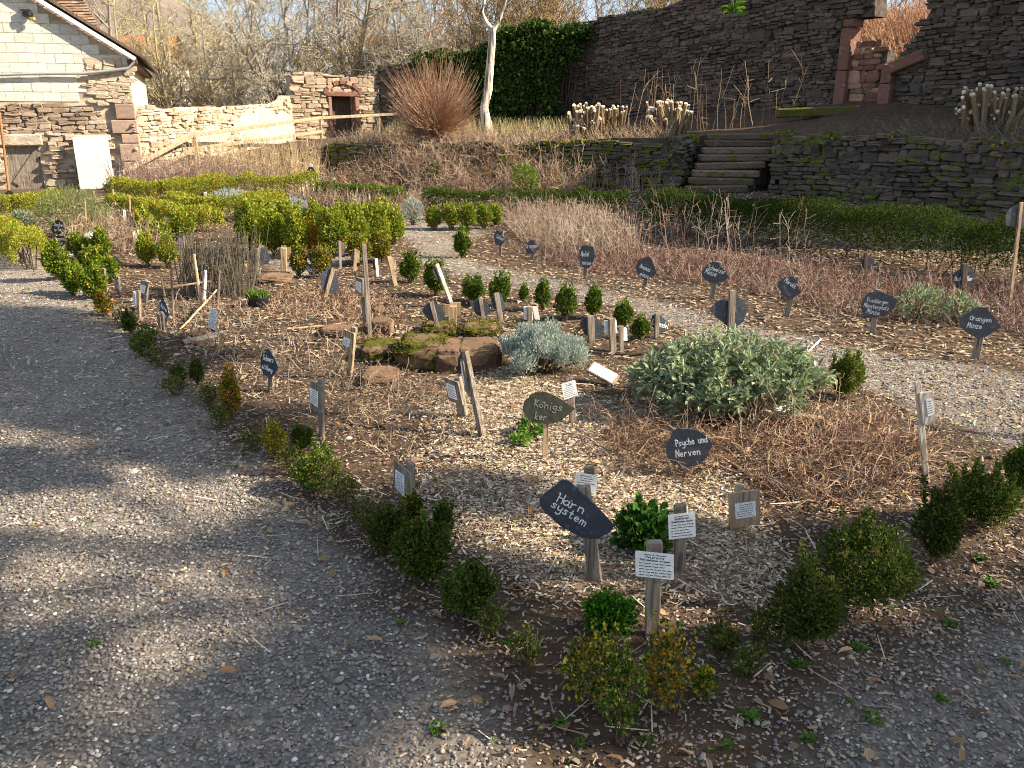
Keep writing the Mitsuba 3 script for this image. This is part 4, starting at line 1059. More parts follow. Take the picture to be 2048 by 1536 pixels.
# ivy over the wall
k = thing('ivy', 'thick dark ivy hanging over the wall behind the dead tree', 'ivy')
ms = []
for (u, v, ru, rv, n) in ((1055, 92, 80, 38, 2600), (1000, 130, 52, 56, 2000), (1105, 84, 58, 28, 1300), (1035, 165, 56, 74, 2600), (960, 140, 40, 50, 1200), (930, 130, 60, 30, 900), (1090, 150, 26, 90, 1300), (1000, 210, 50, 50, 1500), (880, 120, 70, 22, 800), (1150, 62, 40, 14, 400), (1105, 205, 14, 64, 520), (1142, 95, 20, 34, 420), (1172, 68, 30, 11, 260), (1086, 240, 12, 40, 300), (948, 195, 20, 62, 420), (905, 152, 44, 15, 380), (866, 142, 34, 11, 240), (1120, 130, 12, 46, 260), (1075, 52, 40, 12, 320), (1020, 66, 30, 16, 320)):
    c = At(u, v, 36.0); s = 36 / F
    xy_w = c.copy()
    ms.append(cloud((c[0], 35.55 - .02 * (u - 1000) * .05, c[2]), (ru * s, .55, rv * s), n, .15, .13, [(.04, .08, .018), (.065, .12, .026), (.12, .18, .04), (.03, .055, .014)], [3, 3, 2, 2], LEAF4, out=.5, up=-.4, hollow=.25, lump=.8))
add(k, 'leaves', join(ms), 'gloss_leaf')
b = np.stack([R(60) * 2.2 + .4, np.full(60, 35.7) + .25 * R(60), np.full(60, 1.2)], 1)
P = b[:, None] + np.array([0, 0, 3.6]) * np.linspace(0, 1, 5)[None, :, None] * rng.uniform(.5, 1, (60, 1, 1)) + np.cumsum(R(60, 5, 3), 1) * .12
add(k, 'stems', tubes(P, .025, 4, pick(BARK, 60)), 'matte', kind='stuff')
herb('wall_fern', 'bright green leafy plant sprouting from the top of the ruined wall', 'fern', 1463, 500, 30, 30, 10, .1, .1, GREEN) if False else None
c = At(1463, 22, 27.9)
k = thing('wall_fern', 'bright green fern growing out of the ruined wall near its top', 'fern')
n = 26
a = rng.uniform(0, 6.28, n)
add(k, None, blades(np.tile(c + [0, -.25, 0], (n, 1)), unit(np.stack([np.cos(a), -.5 + .3 * np.sin(a), .15 + .6 * R(n)], 1)), np.tile([0, -.4, 1.0], (n, 1)) + .5 * R(n, 3), rng.uniform(.2, .6, n), .09, pick([(.13, .26, .03), (.2, .34, .05)], n), LEAF6), 'leaf')

# shrubs cut back to stubs on the terrace: bark stems with pale cut faces


def cut_shrub(label, u0, u1, v0, v1, Y, n, r=(.024, .048), fan=.5):
    k = thing('cut_back_shrub', label, 'shrub')
    tops, bots, rs = [], [], []
    for i in range(n):
        u, v = rng.uniform(u0, u1), rng.uniform(v0, v1)
        tp = At(u, v, Y + R(1)[0] * .35)
        cx = At((u0 + u1) / 2, v1 + 30, Y)[0]
        bx = tp[0] + (cx - tp[0]) * fan * rng.uniform(.5, 1.2)
        b = np.array([bx, tp[1] + .1, hz(bx, tp[1]) - .05])
        if tp[2] < b[2] + .12: tp[2] = b[2] + .15
        tops.append(tp); bots.append(b); rs.append(rng.uniform(*r))
    tops, bots, rs = map(np.array, (tops, bots, rs))
    mid = (tops + bots) / 2 + R(n, 3) * .05
    cols = pick([(.26, .19, .11), (.19, .14, .09), (.33, .25, .15)], n)
    order = np.argsort(-rs)
    for i in order:
        P = np.stack([bots[i], mid[i], tops[i]])[None]
        add(k, 'stem', tubes(P, np.array([[rs[i] * 1.15, rs[i], rs[i]]]), 6, cols[i:i + 1]), 'matte')
        a = unit(tops[i] - mid[i]) + np.array([0, -.9, .3]); a = unit(a)
        e = unit(np.cross(a, [0, 0, 1.0])); g = np.cross(e, a)
        th = np.arange(9) * 2 * np.pi / 9
        ring = tops[i] + a * .004 + (e[None] * np.cos(th)[:, None] + g[None] * np.sin(th)[:, None] * 1.35) * rs[i] * 1.02
        v = np.vstack([ring, ring - a * rs[i] * .4])
        j = np.arange(9); jj = (j + 1) % 9
        f = np.vstack([np.stack([np.zeros(7, int), j[1:8], j[2:9]], 1), np.stack([j, j + 9, jj + 9], 1), np.stack([j, jj + 9, jj], 1)])
        scene[number(k + '__cut_face')] = mikit.ply((v, f), 'matte', color=np.repeat(pick([(.78, .70, .55), (.68, .59, .43), (.60, .52, .40)], 1), 18, 0))


cut_shrub('shrub cut back to pale-ended stubs on the terrace, longest one left of the steps', 1130, 1200, 205, 262, 22.6, 60, fan=.6)
cut_shrub('row of thinner cut stubs right beside the first cut-back shrub', 1188, 1262, 212, 226, 22.8, 26, (.022, .04), fan=.05)
cut_shrub('cut-back shrub with bright sunlit cut ends directly above the steps', 1293, 1384, 198, 240, 22.6, 64, fan=.6)
cut_shrub('cut-back shrub with white cut ends in the shade at the right edge', 1912, 2060, 168, 240, 17.6, 80, (.02, .042), fan=.45)

# ---------------------------------------------------------------- dead stems, canes and grasses
DEAD = [(.36, .25, .16), (.28, .18, .11), (.45, .34, .23), (.22, .13, .08)]
REDDEAD = [(.26, .16, .11), (.21, .125, .088), (.33, .23, .165), (.165, .098, .07), (.39, .31, .245)]
PALE = [(.40, .33, .255), (.33, .265, .20), (.46, .39, .31), (.26, .195, .145)]


def sample(poly, n):
    x0, y0, x1, y1 = poly.bounds
    out = np.zeros((0, 2))
    while len(out) < n:
        q_ = np.stack([rng.uniform(x0, x1, n), rng.uniform(y0, y1, n)], 1)
        out = np.vstack([out, q_[shapely.contains(poly, shapely.points(q_))]])
    return out[:n]


def on_ground(xy, dz=0.0):
    return np.column_stack([xy, height(xy[:, 0], xy[:, 1]) + dz])


def stem_patch(name, label, outline, n, hgt, lean, cols, r=.003, K=4, side=0, bend=.15, kind='stuff', cat='dead stems', wind=(0, 0), terr=False, base_z=None, lift=0.0):
    """Dead herb stems standing or lying over a patch of ground."""
    poly = region(outline) if not terr else outline
    b = on_ground(sample(poly, n), lift)
    t = np.linspace(0, 1, K)
    h = rng.uniform(*hgt, n)
    d = np.stack([R(n) * lean + wind[0], R(n) * lean + wind[1], np.full(n, 1.0)], 1)
    d = unit(d) * h[:, None]
    P = b[:, None] + d[:, None] * t[None, :, None] + np.cumsum(R(n, K, 3), 1) * (bend * h[:, None, None] / K) * (t[None, :, None] > 0)
    P[..., 2] = np.maximum(P[..., 2], b[:, None, 2] + .004)
    c = pick(cols, n)
    ms = [tubes(P, r * (1 - .5 * t)[None] * rng.uniform(.7, 1.4, (n, 1)), 3, c)]
    if side:
        m = n * side
        i = rng.integers(n, size=m); tt = rng.uniform(.25, .95, m)
        kk = np.minimum((tt * (K - 1)).astype(int), K - 2); fr = (tt * (K - 1) - kk)[:, None]
        B = P[i, kk] * (1 - fr) + P[i, kk + 1] * fr
        dd = unit(R(m, 3) + unit(d)[i] * .8) * (h[i] * rng.uniform(.12, .4, m))[:, None]
        Q = B[:, None] + dd[:, None] * np.linspace(0, 1, 3)[None, :, None] + R(m, 3, 3) * .01 * (np.arange(3) > 0)[None, :, None]
        ms.append(tubes(Q, r * .6, 3, c[i]))
    k = thing(name, label, cat, kind=kind)
    add(k, None, join(ms), 'matte')


stem_patch('pale_dead_stems', 'mass of pale grey dead herb stems behind the first mint slates', [(1000, 432), (1120, 440), (1200, 450), (1260, 470), (1290, 500), (1250, 530), (1130, 520), (1040, 480)], 1100, (.22, .5), .7, PALE + REDDEAD[:1], .0035, side=3, wind=(-.35, 0))
stem_patch('dead_mint_stems', 'brown dead mint stems covering the mint bed on the right', [(1040, 505), (1200, 515), (1350, 505), (1560, 530), (1800, 565), (2200, 590), (2300, 760), (1990, 660), (1780, 655), (1600, 615), (1440, 575), (1240, 555), (1100, 530)], 4300, (.06, .24), 1.1, [(.24, .14, .11), (.20, .115, .09), (.30, .21, .17), (.15, .09, .075), (.36, .29, .25)], .003, side=2)
stem_patch('tall_dead_stems', 'tall thin dead flower stems in front of the dark right hedge', [(1280, 490), (1420, 490), (1560, 515), (1620, 525), (1560, 560), (1500, 540), (1300, 510)], 34, (.4, .8), .22, PALE + REDDEAD, .0035, side=7)
stem_patch('dead_mint_tangle', 'tangle of rust brown dead stems lying in front of the big sage', [(1430, 868), (1520, 850), (1660, 845), (1810, 865), (1880, 925), (1820, 975), (1690, 1015), (1560, 1005), (1450, 950)], 1150, (.08, .27), 3.6, REDDEAD + [(.50, .36, .22)], .0024, K=5, side=2, bend=.9)
stem_patch('dead_mint_tangle', 'darker dead twigs lying around the psyche slate', [(1190, 870), (1330, 850), (1420, 900), (1440, 950), (1330, 960), (1230, 930)], 300, (.10, .34), 3.4, [(.16, .11, .08), (.22, .15, .10), (.30, .2, .13)], .0022, K=5, side=2, bend=.9, lift=.01)
stem_patch('dry_brown_plants', 'brown withered plants in the middle bed behind the green slate', [(520, 590), (640, 570), (780, 590), (820, 640), (760, 690), (640, 660), (540, 640)], 900, (.04, .12), 1.6, REDDEAD + DEAD, .003, side=2, bend=.5)
stem_patch('dry_grey_stems', 'grey cut stems in the left part of the bed around the paper signs', [(280, 620), (440, 600), (540, 650), (700, 680), (690, 760), (560, 800), (460, 760), (360, 700)], 520, (.04, .18), 1.0, [(.26, .21, .16), (.18, .14, .10), (.38, .31, .24)], .0028, side=1, bend=.4)
stem_patch('dry_grey_stems', 'withered twigs in the bed before the mossy boulders', [(640, 780), (780, 740), (920, 800), (960, 880), (860, 930), (720, 900)], 260, (.05, .18), 1.6, [(.24, .19, .14), (.17, .12, .09), (.36, .28, .2)], .0024, side=2, bend=.5)
stem_patch('dry_far_herbs', 'faded brown herbs in the far beds between the hedges', [(360, 408), (560, 405), (760, 440), (860, 430), (850, 410), (640, 402), (400, 398)], 1100, (.12, .42), .5, PALE + REDDEAD, .006, side=2)
stem_patch('dry_far_herbs', 'light brown dead herbs around the thin red canes at the left', [(110, 480), (200, 450), (290, 470), (330, 500), (250, 510), (150, 505)], 700, (.1, .4), .5, PALE + DEAD, .004, side=3)
stem_patch('tall_dry_grass', 'tall straw coloured dry grass stems below the railing', Polygon([(-7.6, 19.4), (-4.6, 19.6), (-4.9, 22.4), (-8.2, 22)]), 600, (.5, 1.35), .25, [(.62, .50, .30), (.52, .40, .24), (.45, .32, .2)], .006, side=1, terr=True)
stem_patch('purple_dry_herbs', 'mauve brown withered herbs at the foot of the left bank', Polygon([(-9.2, 19.4), (-5.5, 19.0), (-6, 22.3), (-9.3, 22)]), 1100, (.3, .85), .4, [(.34, .25, .2), (.42, .32, .26), (.28, .19, .15)], .006, side=3, terr=True)
bank = Polygon([(-4.9, 22.9), (-.3, 21.3), (3.8, 20.4), (4, 22.2), (0, 24), (-4.5, 26)])
stem_patch('bank_dry_grass', 'bleached dry grass and twigs over the edge of the terrace', bank, 2600, (.12, .5), 1.2, PALE + DEAD, .005, side=1, terr=True, wind=(0, -.5), bend=.6)
stem_patch('terrace_grass', 'dry yellow grass on the terrace before the ivy', Polygon([(-4.5, 25), (2, 24), (4, 26), (2, 34), (-4, 35)]), 2000, (.15, .6), .5, [(.52, .42, .24), (.42, .34, .19), (.34, .33, .12)], .007, side=0, terr=True)
stem_patch('terrace_grass', 'bare twigs and dry stalks on the terrace edge right of the steps', Polygon([(6.8, 19.8), (8.9, 13.6), (10, 10.8), (11.5, 11), (10, 15), (8.4, 20.5)]), 1500, (.1, .45), 1.4, [(.2, .16, .12), (.3, .24, .17), (.14, .11, .08)], .005, side=1, terr=True, wind=(-.5, -.2), bend=.6)
stem_patch('wall_top_stalks', 'thin dead stalks standing before the ruined wall', Polygon([(3, 24), (8, 23.5), (8, 25.5), (3, 27)]), 40, (.8, 1.9), .2, DEAD, .008, side=3, terr=True)
stem_patch('bramble_slope', 'red brown brambles and reeds on the slope seen through the wall gap', Polygon([(10.4, 26.6), (13.6, 23.6), (20, 31), (14, 36)]), 2600, (.4, 1.1), .7, [(.42, .24, .15), (.36, .19, .12), (.5, .33, .2)], .012, side=1, terr=True, wind=(-.4, 0))
stem_patch('bank_brambles', 'dry brambles and grass spilling over the left retaining wall', Polygon([(-4.7, 20.9), (-1, 19.3), (1.6, 19.1), (1.8, 20.4), (-.4, 21.2), (-4.7, 22.6)]), 2600, (.10, .5), 1.3, PALE + DEAD + REDDEAD, .006, side=3, terr=True, wind=(-.1, -.05), bend=1.1)
stem_patch('bank_brambles', 'sparse dry stalks before the mossy wall left of the steps', Polygon([(.6, 20.2), (3.4, 19.6), (3.4, 20.1), (.6, 20.9)]), 100, (.3, .9), .3, PALE + DEAD, .006, side=3, terr=True)
# moss cushions along the tops of the low walls and the steps
ms = []
for pts in (WALL_L, WALL_R):
    run = Run(pts); n = 2600
    s = rng.uniform(0, run.l[-1], n)
    keep = meshkit.fbm(np.stack([s * 1.3, 0 * s, 0 * s], -1), 3, 21) > .47
    s = s[keep]; n = len(s)
    xy, t_, n_ = run.at(s)
    xy = xy + n_[:, :2] * rng.uniform(-.35, .07, (n, 1))
    zz = height(*(xy - n_[:, :2] * .45).T) + .03 - .28 * rng.random(n) ** 2
    ms.append(blades(np.column_stack([xy, zz]), unit(R(n, 3) + n_ * .4 + [0, 0, .5]), R(n, 3) + [0, 0, .5], rng.uniform(.05, .13, n), .07, pick([(.15, .17, .02), (.22, .22, .03), (.09, .12, .015), (.28, .26, .04)], n)))
bx = sample(Polygon([(-4.6, 21.2), (-1, 19.5), (1.6, 19.2), (1.8, 20.6), (-.4, 21.2), (-4.6, 22.7)]), 9000)
bx = bx[meshkit.fbm(np.column_stack([bx * 1.1, 0 * bx[:, 0]]), 3, 51) > .5]
ms.append(blades(on_ground(bx, .02), unit(R(len(bx), 3) + [0, -.3, .6]), R(len(bx), 3) + [0, -.4, .6], rng.uniform(.05, .11, len(bx)), .06, pick([(.14, .17, .025), (.20, .21, .035), (.09, .13, .02), (.26, .25, .05)], len(bx))))
labels['wall_moss'] = {'label': 'moss cushions on the low terrace walls and the slid earth bank', 'category': 'moss', 'kind': 'stuff'}
add('wall_moss', None, join(ms), 'leaf')
#SPLIT
# ---------------------------------------------------------------- hand lettering: strokes of each letter, x-height 1
GLYPH = {
    'a': '.7,.9 .35,1 .05,.7 .05,.3 .3,0 .55,.15 .7,.5;.7,1 .7,.2 .85,0', 'b': '.1,1.8 .1,0 .5,0 .75,.3 .75,.7 .5,1 .1,.8', 'c': '.7,.85 .4,1 .1,.75 .1,.3 .4,0 .7,.15',
    'd': '.7,1.8 .7,0;.7,.8 .35,1 .05,.7 .05,.3 .35,0 .7,.25', 'e': '.1,.5 .7,.55 .6,.9 .35,1 .1,.75 .1,.3 .4,0 .7,.15', 'f': '.6,1.7 .4,1.8 .3,1.5 .3,-.3;.05,1 .6,1',
    'g': '.7,.9 .35,1 .05,.7 .05,.35 .35,.1 .7,.4;.7,1 .7,-.4 .45,-.7 .1,-.5', 'h': '.1,1.8 .1,0;.1,.7 .4,1 .7,.8 .7,0', 'i': '.2,1 .2,.1 .35,0;.2,1.4 .24,1.5', 'k': '.1,1.8 .1,0;.6,1 .1,.45 .65,0',
    'l': '.2,1.8 .2,.1 .4,0', 'm': '.1,1 .1,0;.1,.75 .35,1 .5,.8 .5,0;.5,.75 .75,1 .95,.8 .95,0', 'n': '.1,1 .1,0;.1,.7 .4,1 .7,.8 .7,0', 'o': '.4,1 .1,.75 .1,.25 .4,0 .7,.25 .7,.75 .4,1',
    'p': '.1,1 .1,-.7;.1,.8 .45,1 .75,.7 .7,.25 .4,0 .1,.2', 'r': '.1,1 .1,0;.1,.65 .35,.95 .6,.95', 's': '.65,.9 .35,1 .12,.8 .3,.55 .6,.4 .6,.1 .3,0 .05,.1', 't': '.3,1.6 .3,.15 .5,0 .65,.1;.05,1 .6,1',
    'u': '.1,1 .1,.25 .35,0 .65,.2;.65,1 .65,0', 'v': '.05,1 .35,0 .65,1', 'w': '.05,1 .25,0 .5,.8 .7,0 .95,1', 'y': '.1,1 .1,.4 .4,.2 .7,.5;.7,1 .7,-.4 .4,-.7 .1,-.5', 'z': '.1,1 .65,1 .1,0 .7,0', 'j': '.3,1 .3,-.5 .05,-.6;.3,1.4 .34,1.5',
    'A': '.05,0 .45,1.8 .85,0;.2,.7 .7,.7', 'C': '.85,1.5 .5,1.8 .1,1.3 .1,.4 .5,0 .9,.3', 'F': '.15,1.8 .15,0;.0,1.8 .8,1.75;.15,1 .6,1', 'H': '.1,1.7 .25,1.8 .2,0;.85,1.8 .8,0;.2,.95 .8,.95', 'J': '.7,1.8 .6,.2 .3,0 .05,.3;.3,1.8 .9,1.8',
    'K': '.15,1.8 .15,0;.75,1.8 .15,.9 .8,0;.0,1.7 .3,1.8', 'L': '.2,1.8 .15,.05 .8,.05', 'M': '.05,0 .2,1.8 .5,.7 .85,1.8 .95,0', 'N': '.1,0 .15,1.8 .75,0 .8,1.8', 'O': '.5,1.6 .1,1.2 .1,.4 .5,0 .85,.4 .85,1.2 .5,1.6',
    'P': '.15,1.8 .15,0;.0,1.75 .5,1.8 .8,1.5 .7,1 .15,.85', 'S': '.8,1.5 .45,1.8 .1,1.4 .4,1 .75,.6 .6,.1 .1,.15', 'T': '.0,1.8 .9,1.8;.45,1.8 .45,0', 'R': '.15,0 .15,1.8 .6,1.8 .8,1.4 .6,1 .15,.9;.4,.9 .85,0', 'G': '.85,1.5 .5,1.8 .1,1.2 .1,.4 .5,0 .85,.3 .85,.8 .5,.8',
    '-': '.1,.5 .6,.5', '.': '.1,0 .15,.1', '"': '.1,1.4 .14,1.5;.5,1.4 .54,1.5', ' ': '', 'ö': '.4,1 .1,.75 .1,.25 .4,0 .7,.25 .7,.75 .4,1;.2,1.4 .24,1.5;.55,1.4 .59,1.5', 'ü': '.1,1 .1,.25 .35,0 .65,.2;.65,1 .65,0;.15,1.4 .19,1.5;.55,1.4 .59,1.5',
}


def letter_lines(text, jitter=.05):
    """Strokes of a line of lettering in units of the x-height, and its width."""
    x, out = 0.0, []
    for ch in text:
        for st in GLYPH.get(ch, '').split(';'):
            if st:
                q_ = np.array([[float(a) for a in w.split(',')] for w in st.split()])
                out.append(q_ * (1 + jitter * R(1)[0]) + [x, jitter * R(1)[0]])
        x += 1.15 if ch in 'mwM' else .6 if ch in 'il.' else .95
    return out, max(x - .2, .5)


class Plane:
    """The upright plane of a sign: photo pixels to (along, up) on the vertical plane through its foot, turned by yaw."""
    def __init__(self, base, yaw):
        self.b, self.y = np.asarray(base, float), math.radians(yaw)
        self.t = np.array([math.cos(self.y), math.sin(self.y), 0]); self.n = np.array([math.sin(self.y), -math.cos(self.y), 0])

    def sz(self, u, v):
        p = At(u, v, self.b[1])
        return np.array([(p[0] - self.b[0]) / math.cos(self.y), p[2]])

    def world(self, sz, d):
        sz = np.asarray(sz, float)
        return np.array([self.b[0], self.b[1], 0]) + sz[:, :1] * self.t + sz[:, 1:2] * [0, 0, 1] + np.asarray(d).reshape(-1, 1) * self.n

    def solid(self, poly, d0, d1, round_=0.0):
        p = poly if isinstance(poly, Polygon) else Polygon([self.sz(u, v) for u, v in poly])
        p = p.buffer(0)
        m = trimesh.creation.extrude_polygon(p, d1 - d0)
        return Mesh(self.world(m.vertices[:, :2], m.vertices[:, 2] + d0), m.faces)


def chipped(pts, step=.014, amp=.0022):
    """A slate's outline broken by hand: straight edges with small nicks."""
    ln = shapely.segmentize(Polygon(pts), step)
    c = np.array(ln.exterior.coords)[:-1]
    k = meshkit.noise(np.stack([np.arange(len(c)) * .7, c[:, 0] * 50, c[:, 1] * 50], -1), 2)[:, None] - .5
    return Polygon(c + amp * R(len(c), 2) + k * amp * 1.5).buffer(0)


def stake_mesh(base, top, w, th, yaw, slant=0.0):
    base, top = np.asarray(base, float), np.asarray(top, float)
    L = np.linalg.norm(top - base)
    z = (top - base) / L
    t = np.array([math.cos(math.radians(yaw)), math.sin(math.radians(yaw)), 0])
    t = unit(t - z * (t @ z)); n = np.cross(z, t)
    m = boxm((w, th, L), min(w, th) * .12)
    m.v[:, 2] += np.where(m.v[:, 2] > 0, slant * m.v[:, 0], 0)
    m.v[:, 0] *= 1 - .08 * (m.v[:, 2] < 0)
    M = np.stack([t, n, z], 1)
    return m.moved(M, (base + top) / 2)


def sign(label, b, t, w, yaw=0, items=(), wood='grey_wood', name='plant_sign', thick=.55, slant=None, height_b=None):
    """b: foot, t: top of the stake (photo pixels), w its width there. items, from the stake outwards:
    ('slate'|'board'|'paper'|'film', outline, front?), ('write', text, start, end, x-height, paint), ('print', top-left, top-right, bottom-right, bottom-left, lines)"""
    base = ground(*b)
    P = Plane(base, yaw)
    d = pix(base)[2][0]
    wm = w * d / F / max(.5, math.cos(math.radians(yaw)))
    th = wm * thick
    k = thing(name, label, 'sign')
    top = P.world([P.sz(*t)], [0])[0]
    foot = base.copy(); foot[2] -= .06
    add(k, 'stake', stake_mesh(foot, top, wm, th, yaw, R(1)[0] * .25 if slant is None else slant), wood)
    front = th / 2
    lean = (top - base)
    for it in items:
        kind = it[0]
        if kind in ('slate', 'old_slate'):
            pts = [P.sz(u, v) for u, v in it[1]]
            f = len(it) < 3 or it[2]
            th_s = .007
            d0 = front + .001 if f else -th / 2 - .001 - th_s
            add(k, 'slate', P.solid(chipped(pts), d0, d0 + th_s), kind)
            front = d0 + th_s
            if f:                                        # the nail that holds it
                c = np.mean(pts, axis=0) + [0, .35 * (max(p[1] for p in pts) - np.mean(pts, axis=0)[1])]
                q_ = trimesh.creation.cylinder(.0035, .003, sections=8)
                add(k, 'nail', Mesh(P.world(q_.vertices[:, :2] + c, q_.vertices[:, 2] + front + .0015), q_.faces), 'grey_metal')
        elif kind == 'board':
            f = len(it) < 3 or it[2]
            th_b = .014
            d0 = front + .001 if f else -th / 2 - .001 - th_b
            pts = Polygon([P.sz(u, v) for u, v in it[1]])
            add(k, 'board', P.solid(pts.buffer(-.004).buffer(.004, quad_segs=2), d0, d0 + th_b), it[3] if len(it) > 3 else wood)
            if f: front = d0 + th_b
            else: front = d0 - .0035
        elif kind == 'film':
            pts = [P.sz(u, v) for u, v in it[1]]
            add(k, 'plastic_film', Mesh(P.world(pts, [front + .0005] * 4), [[0, 1, 2], [0, 2, 3]]), 'laminate')
            front += .001
        elif kind == 'paper':
            pts = Polygon([P.sz(u, v) for u, v in it[1]])
            r = .004 if len(it) < 3 or not isinstance(it[2], float) else it[2]
            add(k, 'paper', P.solid(pts.buffer(-r).buffer(r, quad_segs=3), front + .0008, front + .0018), 'paper')
            front += .002
        elif kind == 'write':
            _, text, s, e, xh, paint = it
            a, z = P.sz(*s), P.sz(*e)
            lines, wd = letter_lines(text)
            ex = (z - a) / wd
            h = xh * d / F
            ey = np.array([-ex[1], ex[0]]); ey = ey / (np.linalg.norm(ey) + 1e-9) * h
            polys = [LineString(a + l[:, :1] * ex + l[:, 1:] * ey).buffer(h * .105, quad_segs=2) for l in lines]
            u_ = shapely.union_all(polys)
            for g_ in getattr(u_, 'geoms', [u_]): pass
            add(k, 'lettering', join([P.solid(g_, front + .0006, front + .0014) for g_ in getattr(u_, 'geoms', [u_])]), paint)
        elif kind == 'print':
            _, tl, tr, br, bl, nl = it[:6]
            words = it[6] if len(it) > 6 else {}
            A, B, C, D = (P.sz(*x) for x in (tl, tr, br, bl))
            ms = []
            for i in range(nl):
                f0 = (i + .9) / (nl + .6)
                l_, r_ = A + (D - A) * f0, B + (C - B) * f0
                hh = np.linalg.norm(D - A) / nl
                if i in words:
                    lines, wd = letter_lines(words[i], .0)
                    sp = min(.8, .05 * len(words[i]))
                    s_, e_ = l_ + (r_ - l_) * (.5 - sp / 2), l_ + (r_ - l_) * (.5 + sp / 2)
                    ex = (e_ - s_) / wd
                    ey = np.array([-ex[1], ex[0]]); ey = ey / np.linalg.norm(ey) * hh * .36
                    ms += [P.solid(LineString(s_ + l[:, :1] * ex + l[:, 1:] * ey).buffer(hh * .06, quad_segs=1), front + .0004, front + .0008) for l in lines]
                else:
                    x = .08 if i > 2 else .22
                    end = rng.uniform(.7, .95) if i > 2 else .75
                    while x < end:
                        wl = rng.uniform(.05, .2)
                        s_, e_ = l_ + (r_ - l_) * x, l_ + (r_ - l_) * min(x + wl, .94)
                        up = (A - D) / np.linalg.norm(A - D) * hh * .22
                        ms.append(P.solid(Polygon([s_, e_, e_ + up, s_ + up]), front + .0004, front + .0008))
                        x += wl + .03
            add(k, 'printed_text', join(ms), 'ink')
    return k


def quad(u0, v0, u1, v1, skew=0.0, sl=0.0):
    return [(u0, v0 - 0), (u1, v0 + sl), (u1 + skew, v1 + sl), (u0 + skew, v1)]


WHITE, FADED = 'chalk_paint', 'faded_paint'
# front group
sign('paper sign in plastic film on a grey stake, nearest to the viewer beside curly parsley', (1305, 1268), (1309, 1082), 30, 0, [('film', [(1262, 1086), (1352, 1096), (1356, 1156), (1264, 1148)]), ('paper', [(1269, 1096), (1346, 1104), (1346, 1155), (1270, 1147)]),
     ('print', (1270, 1097), (1345, 1105), (1345, 1154), (1271, 1147), 8, {1: 'Petersilie', 2: 'Petroselinum crispum'})])
sign('square white paper under wide plastic film on a grey stake, second from the front', (1360, 1140), (1360, 1008), 24, 2, [('film', [(1326, 1017), (1397, 1008), (1400, 1072), (1328, 1078)]), ('paper', [(1334, 1026), (1388, 1020), (1390, 1070), (1336, 1075)], .001),
     ('print', (1335, 1027), (1388, 1021), (1390, 1069), (1337, 1074), 8, {1: 'Schöllkraut', 2: 'Chelidonium majus'})], slant=.3)
sign('light wooden board with a small curled paper, right of the other front signs', (1481, 1066), (1477, 967), 13, 8, [('board', [(1453, 981), (1516, 977), (1517, 1045), (1455, 1051)], True, 'tan_wood'), ('paper', [(1464, 1001), (1507, 998), (1508, 1028), (1466, 1032)]), ('print', (1465, 1002), (1507, 999), (1508, 1027), (1467, 1031), 6)], 'tan_wood')
sign('large tilted dark slate lettered Harn system on a leaning grey stake', (1196, 1160), (1166, 975), 27, -12, [('slate', [(1081, 1006), (1084, 1000), (1127, 960), (1139, 962), (1190, 1004), (1229, 1043), (1222, 1055), (1197, 1073), (1168, 1073), (1126, 1056), (1094, 1031), (1084, 1018)]),
     ('write', 'Harn', (1113, 1004), (1167, 1025), 11, WHITE), ('write', 'system', (1104, 1016), (1170, 1050), 10, WHITE)])
sign('white paper in plastic film partly hidden behind the large tilted slate', (1176, 1020), (1179, 934), 20, 6, [('film', [(1143, 935), (1197, 945), (1195, 998), (1144, 985)]), ('paper', [(1150, 940), (1193, 949), (1191, 991), (1147, 982)]), ('print', (1150, 941), (1192, 950), (1191, 990), (1148, 982), 8)])
sign('weathered brownish slate with faded lettering Königs ker on a thin stake', (1089, 920), (1094, 784), 11, 4, [('old_slate', [(1045, 815), (1049, 800), (1063, 786), (1076, 781), (1095, 784), (1120, 796), (1150, 817), (1138, 826), (1122, 840), (1105, 846), (1075, 844), (1055, 834), (1047, 825)]),
     ('write', 'Königs', (1066, 810), (1122, 821), 8, FADED), ('write', 'ker', (1068, 835), (1092, 839), 8, FADED)], 'tan_wood')
sign('white paper sign on a grey stake right behind the weathered brownish slate', (1149, 848), (1137, 755), 14, 10, [('film', [(1118, 763), (1150, 755), (1158, 791), (1125, 800)]), ('paper', [(1121, 765), (1149, 758), (1155, 789), (1127, 797)]), ('print', (1121, 766), (1149, 759), (1155, 788), (1127, 796), 8, {1: 'Lavendel'})])
sign('dark slate lettered Psyche und Nerven standing in dead brown twigs', (1376, 952), (1382, 862), 16, -4, [('slate', [(1330, 900), (1334, 884), (1346, 860), (1356, 854), (1392, 857), (1414, 870), (1424, 882), (1412, 912), (1396, 926), (1372, 931), (1345, 925), (1333, 914)]),
     ('write', 'Psyche und', (1351, 891), (1413, 880), 8, WHITE), ('write', 'Nerven', (1351, 912), (1399, 905), 8, WHITE)])
sign('tall pale post with a small boxy board and paper, at the right before the path', (1859, 964), (1834, 762), 11, 2, [('board', [(1834, 784), (1860, 779), (1867, 838), (1842, 846)], True, 'pale_wood'), ('paper', [(1846, 795), (1858, 793), (1863, 824), (1850, 829)]), ('print', (1846, 796), (1858, 794), (1863, 823), (1850, 828), 6)], 'pale_wood')
sign('grey board with white paper on a warm-edged stake, left of the slim leaning stake', (930, 834), (912, 758), 19, -28, [('board', [(892, 757), (921, 763), (932, 808), (903, 803)]), ('paper', [(896, 767), (915, 771), (921, 799), (903, 795)]), ('print', (896, 768), (915, 772), (921, 798), (903, 794), 7)])
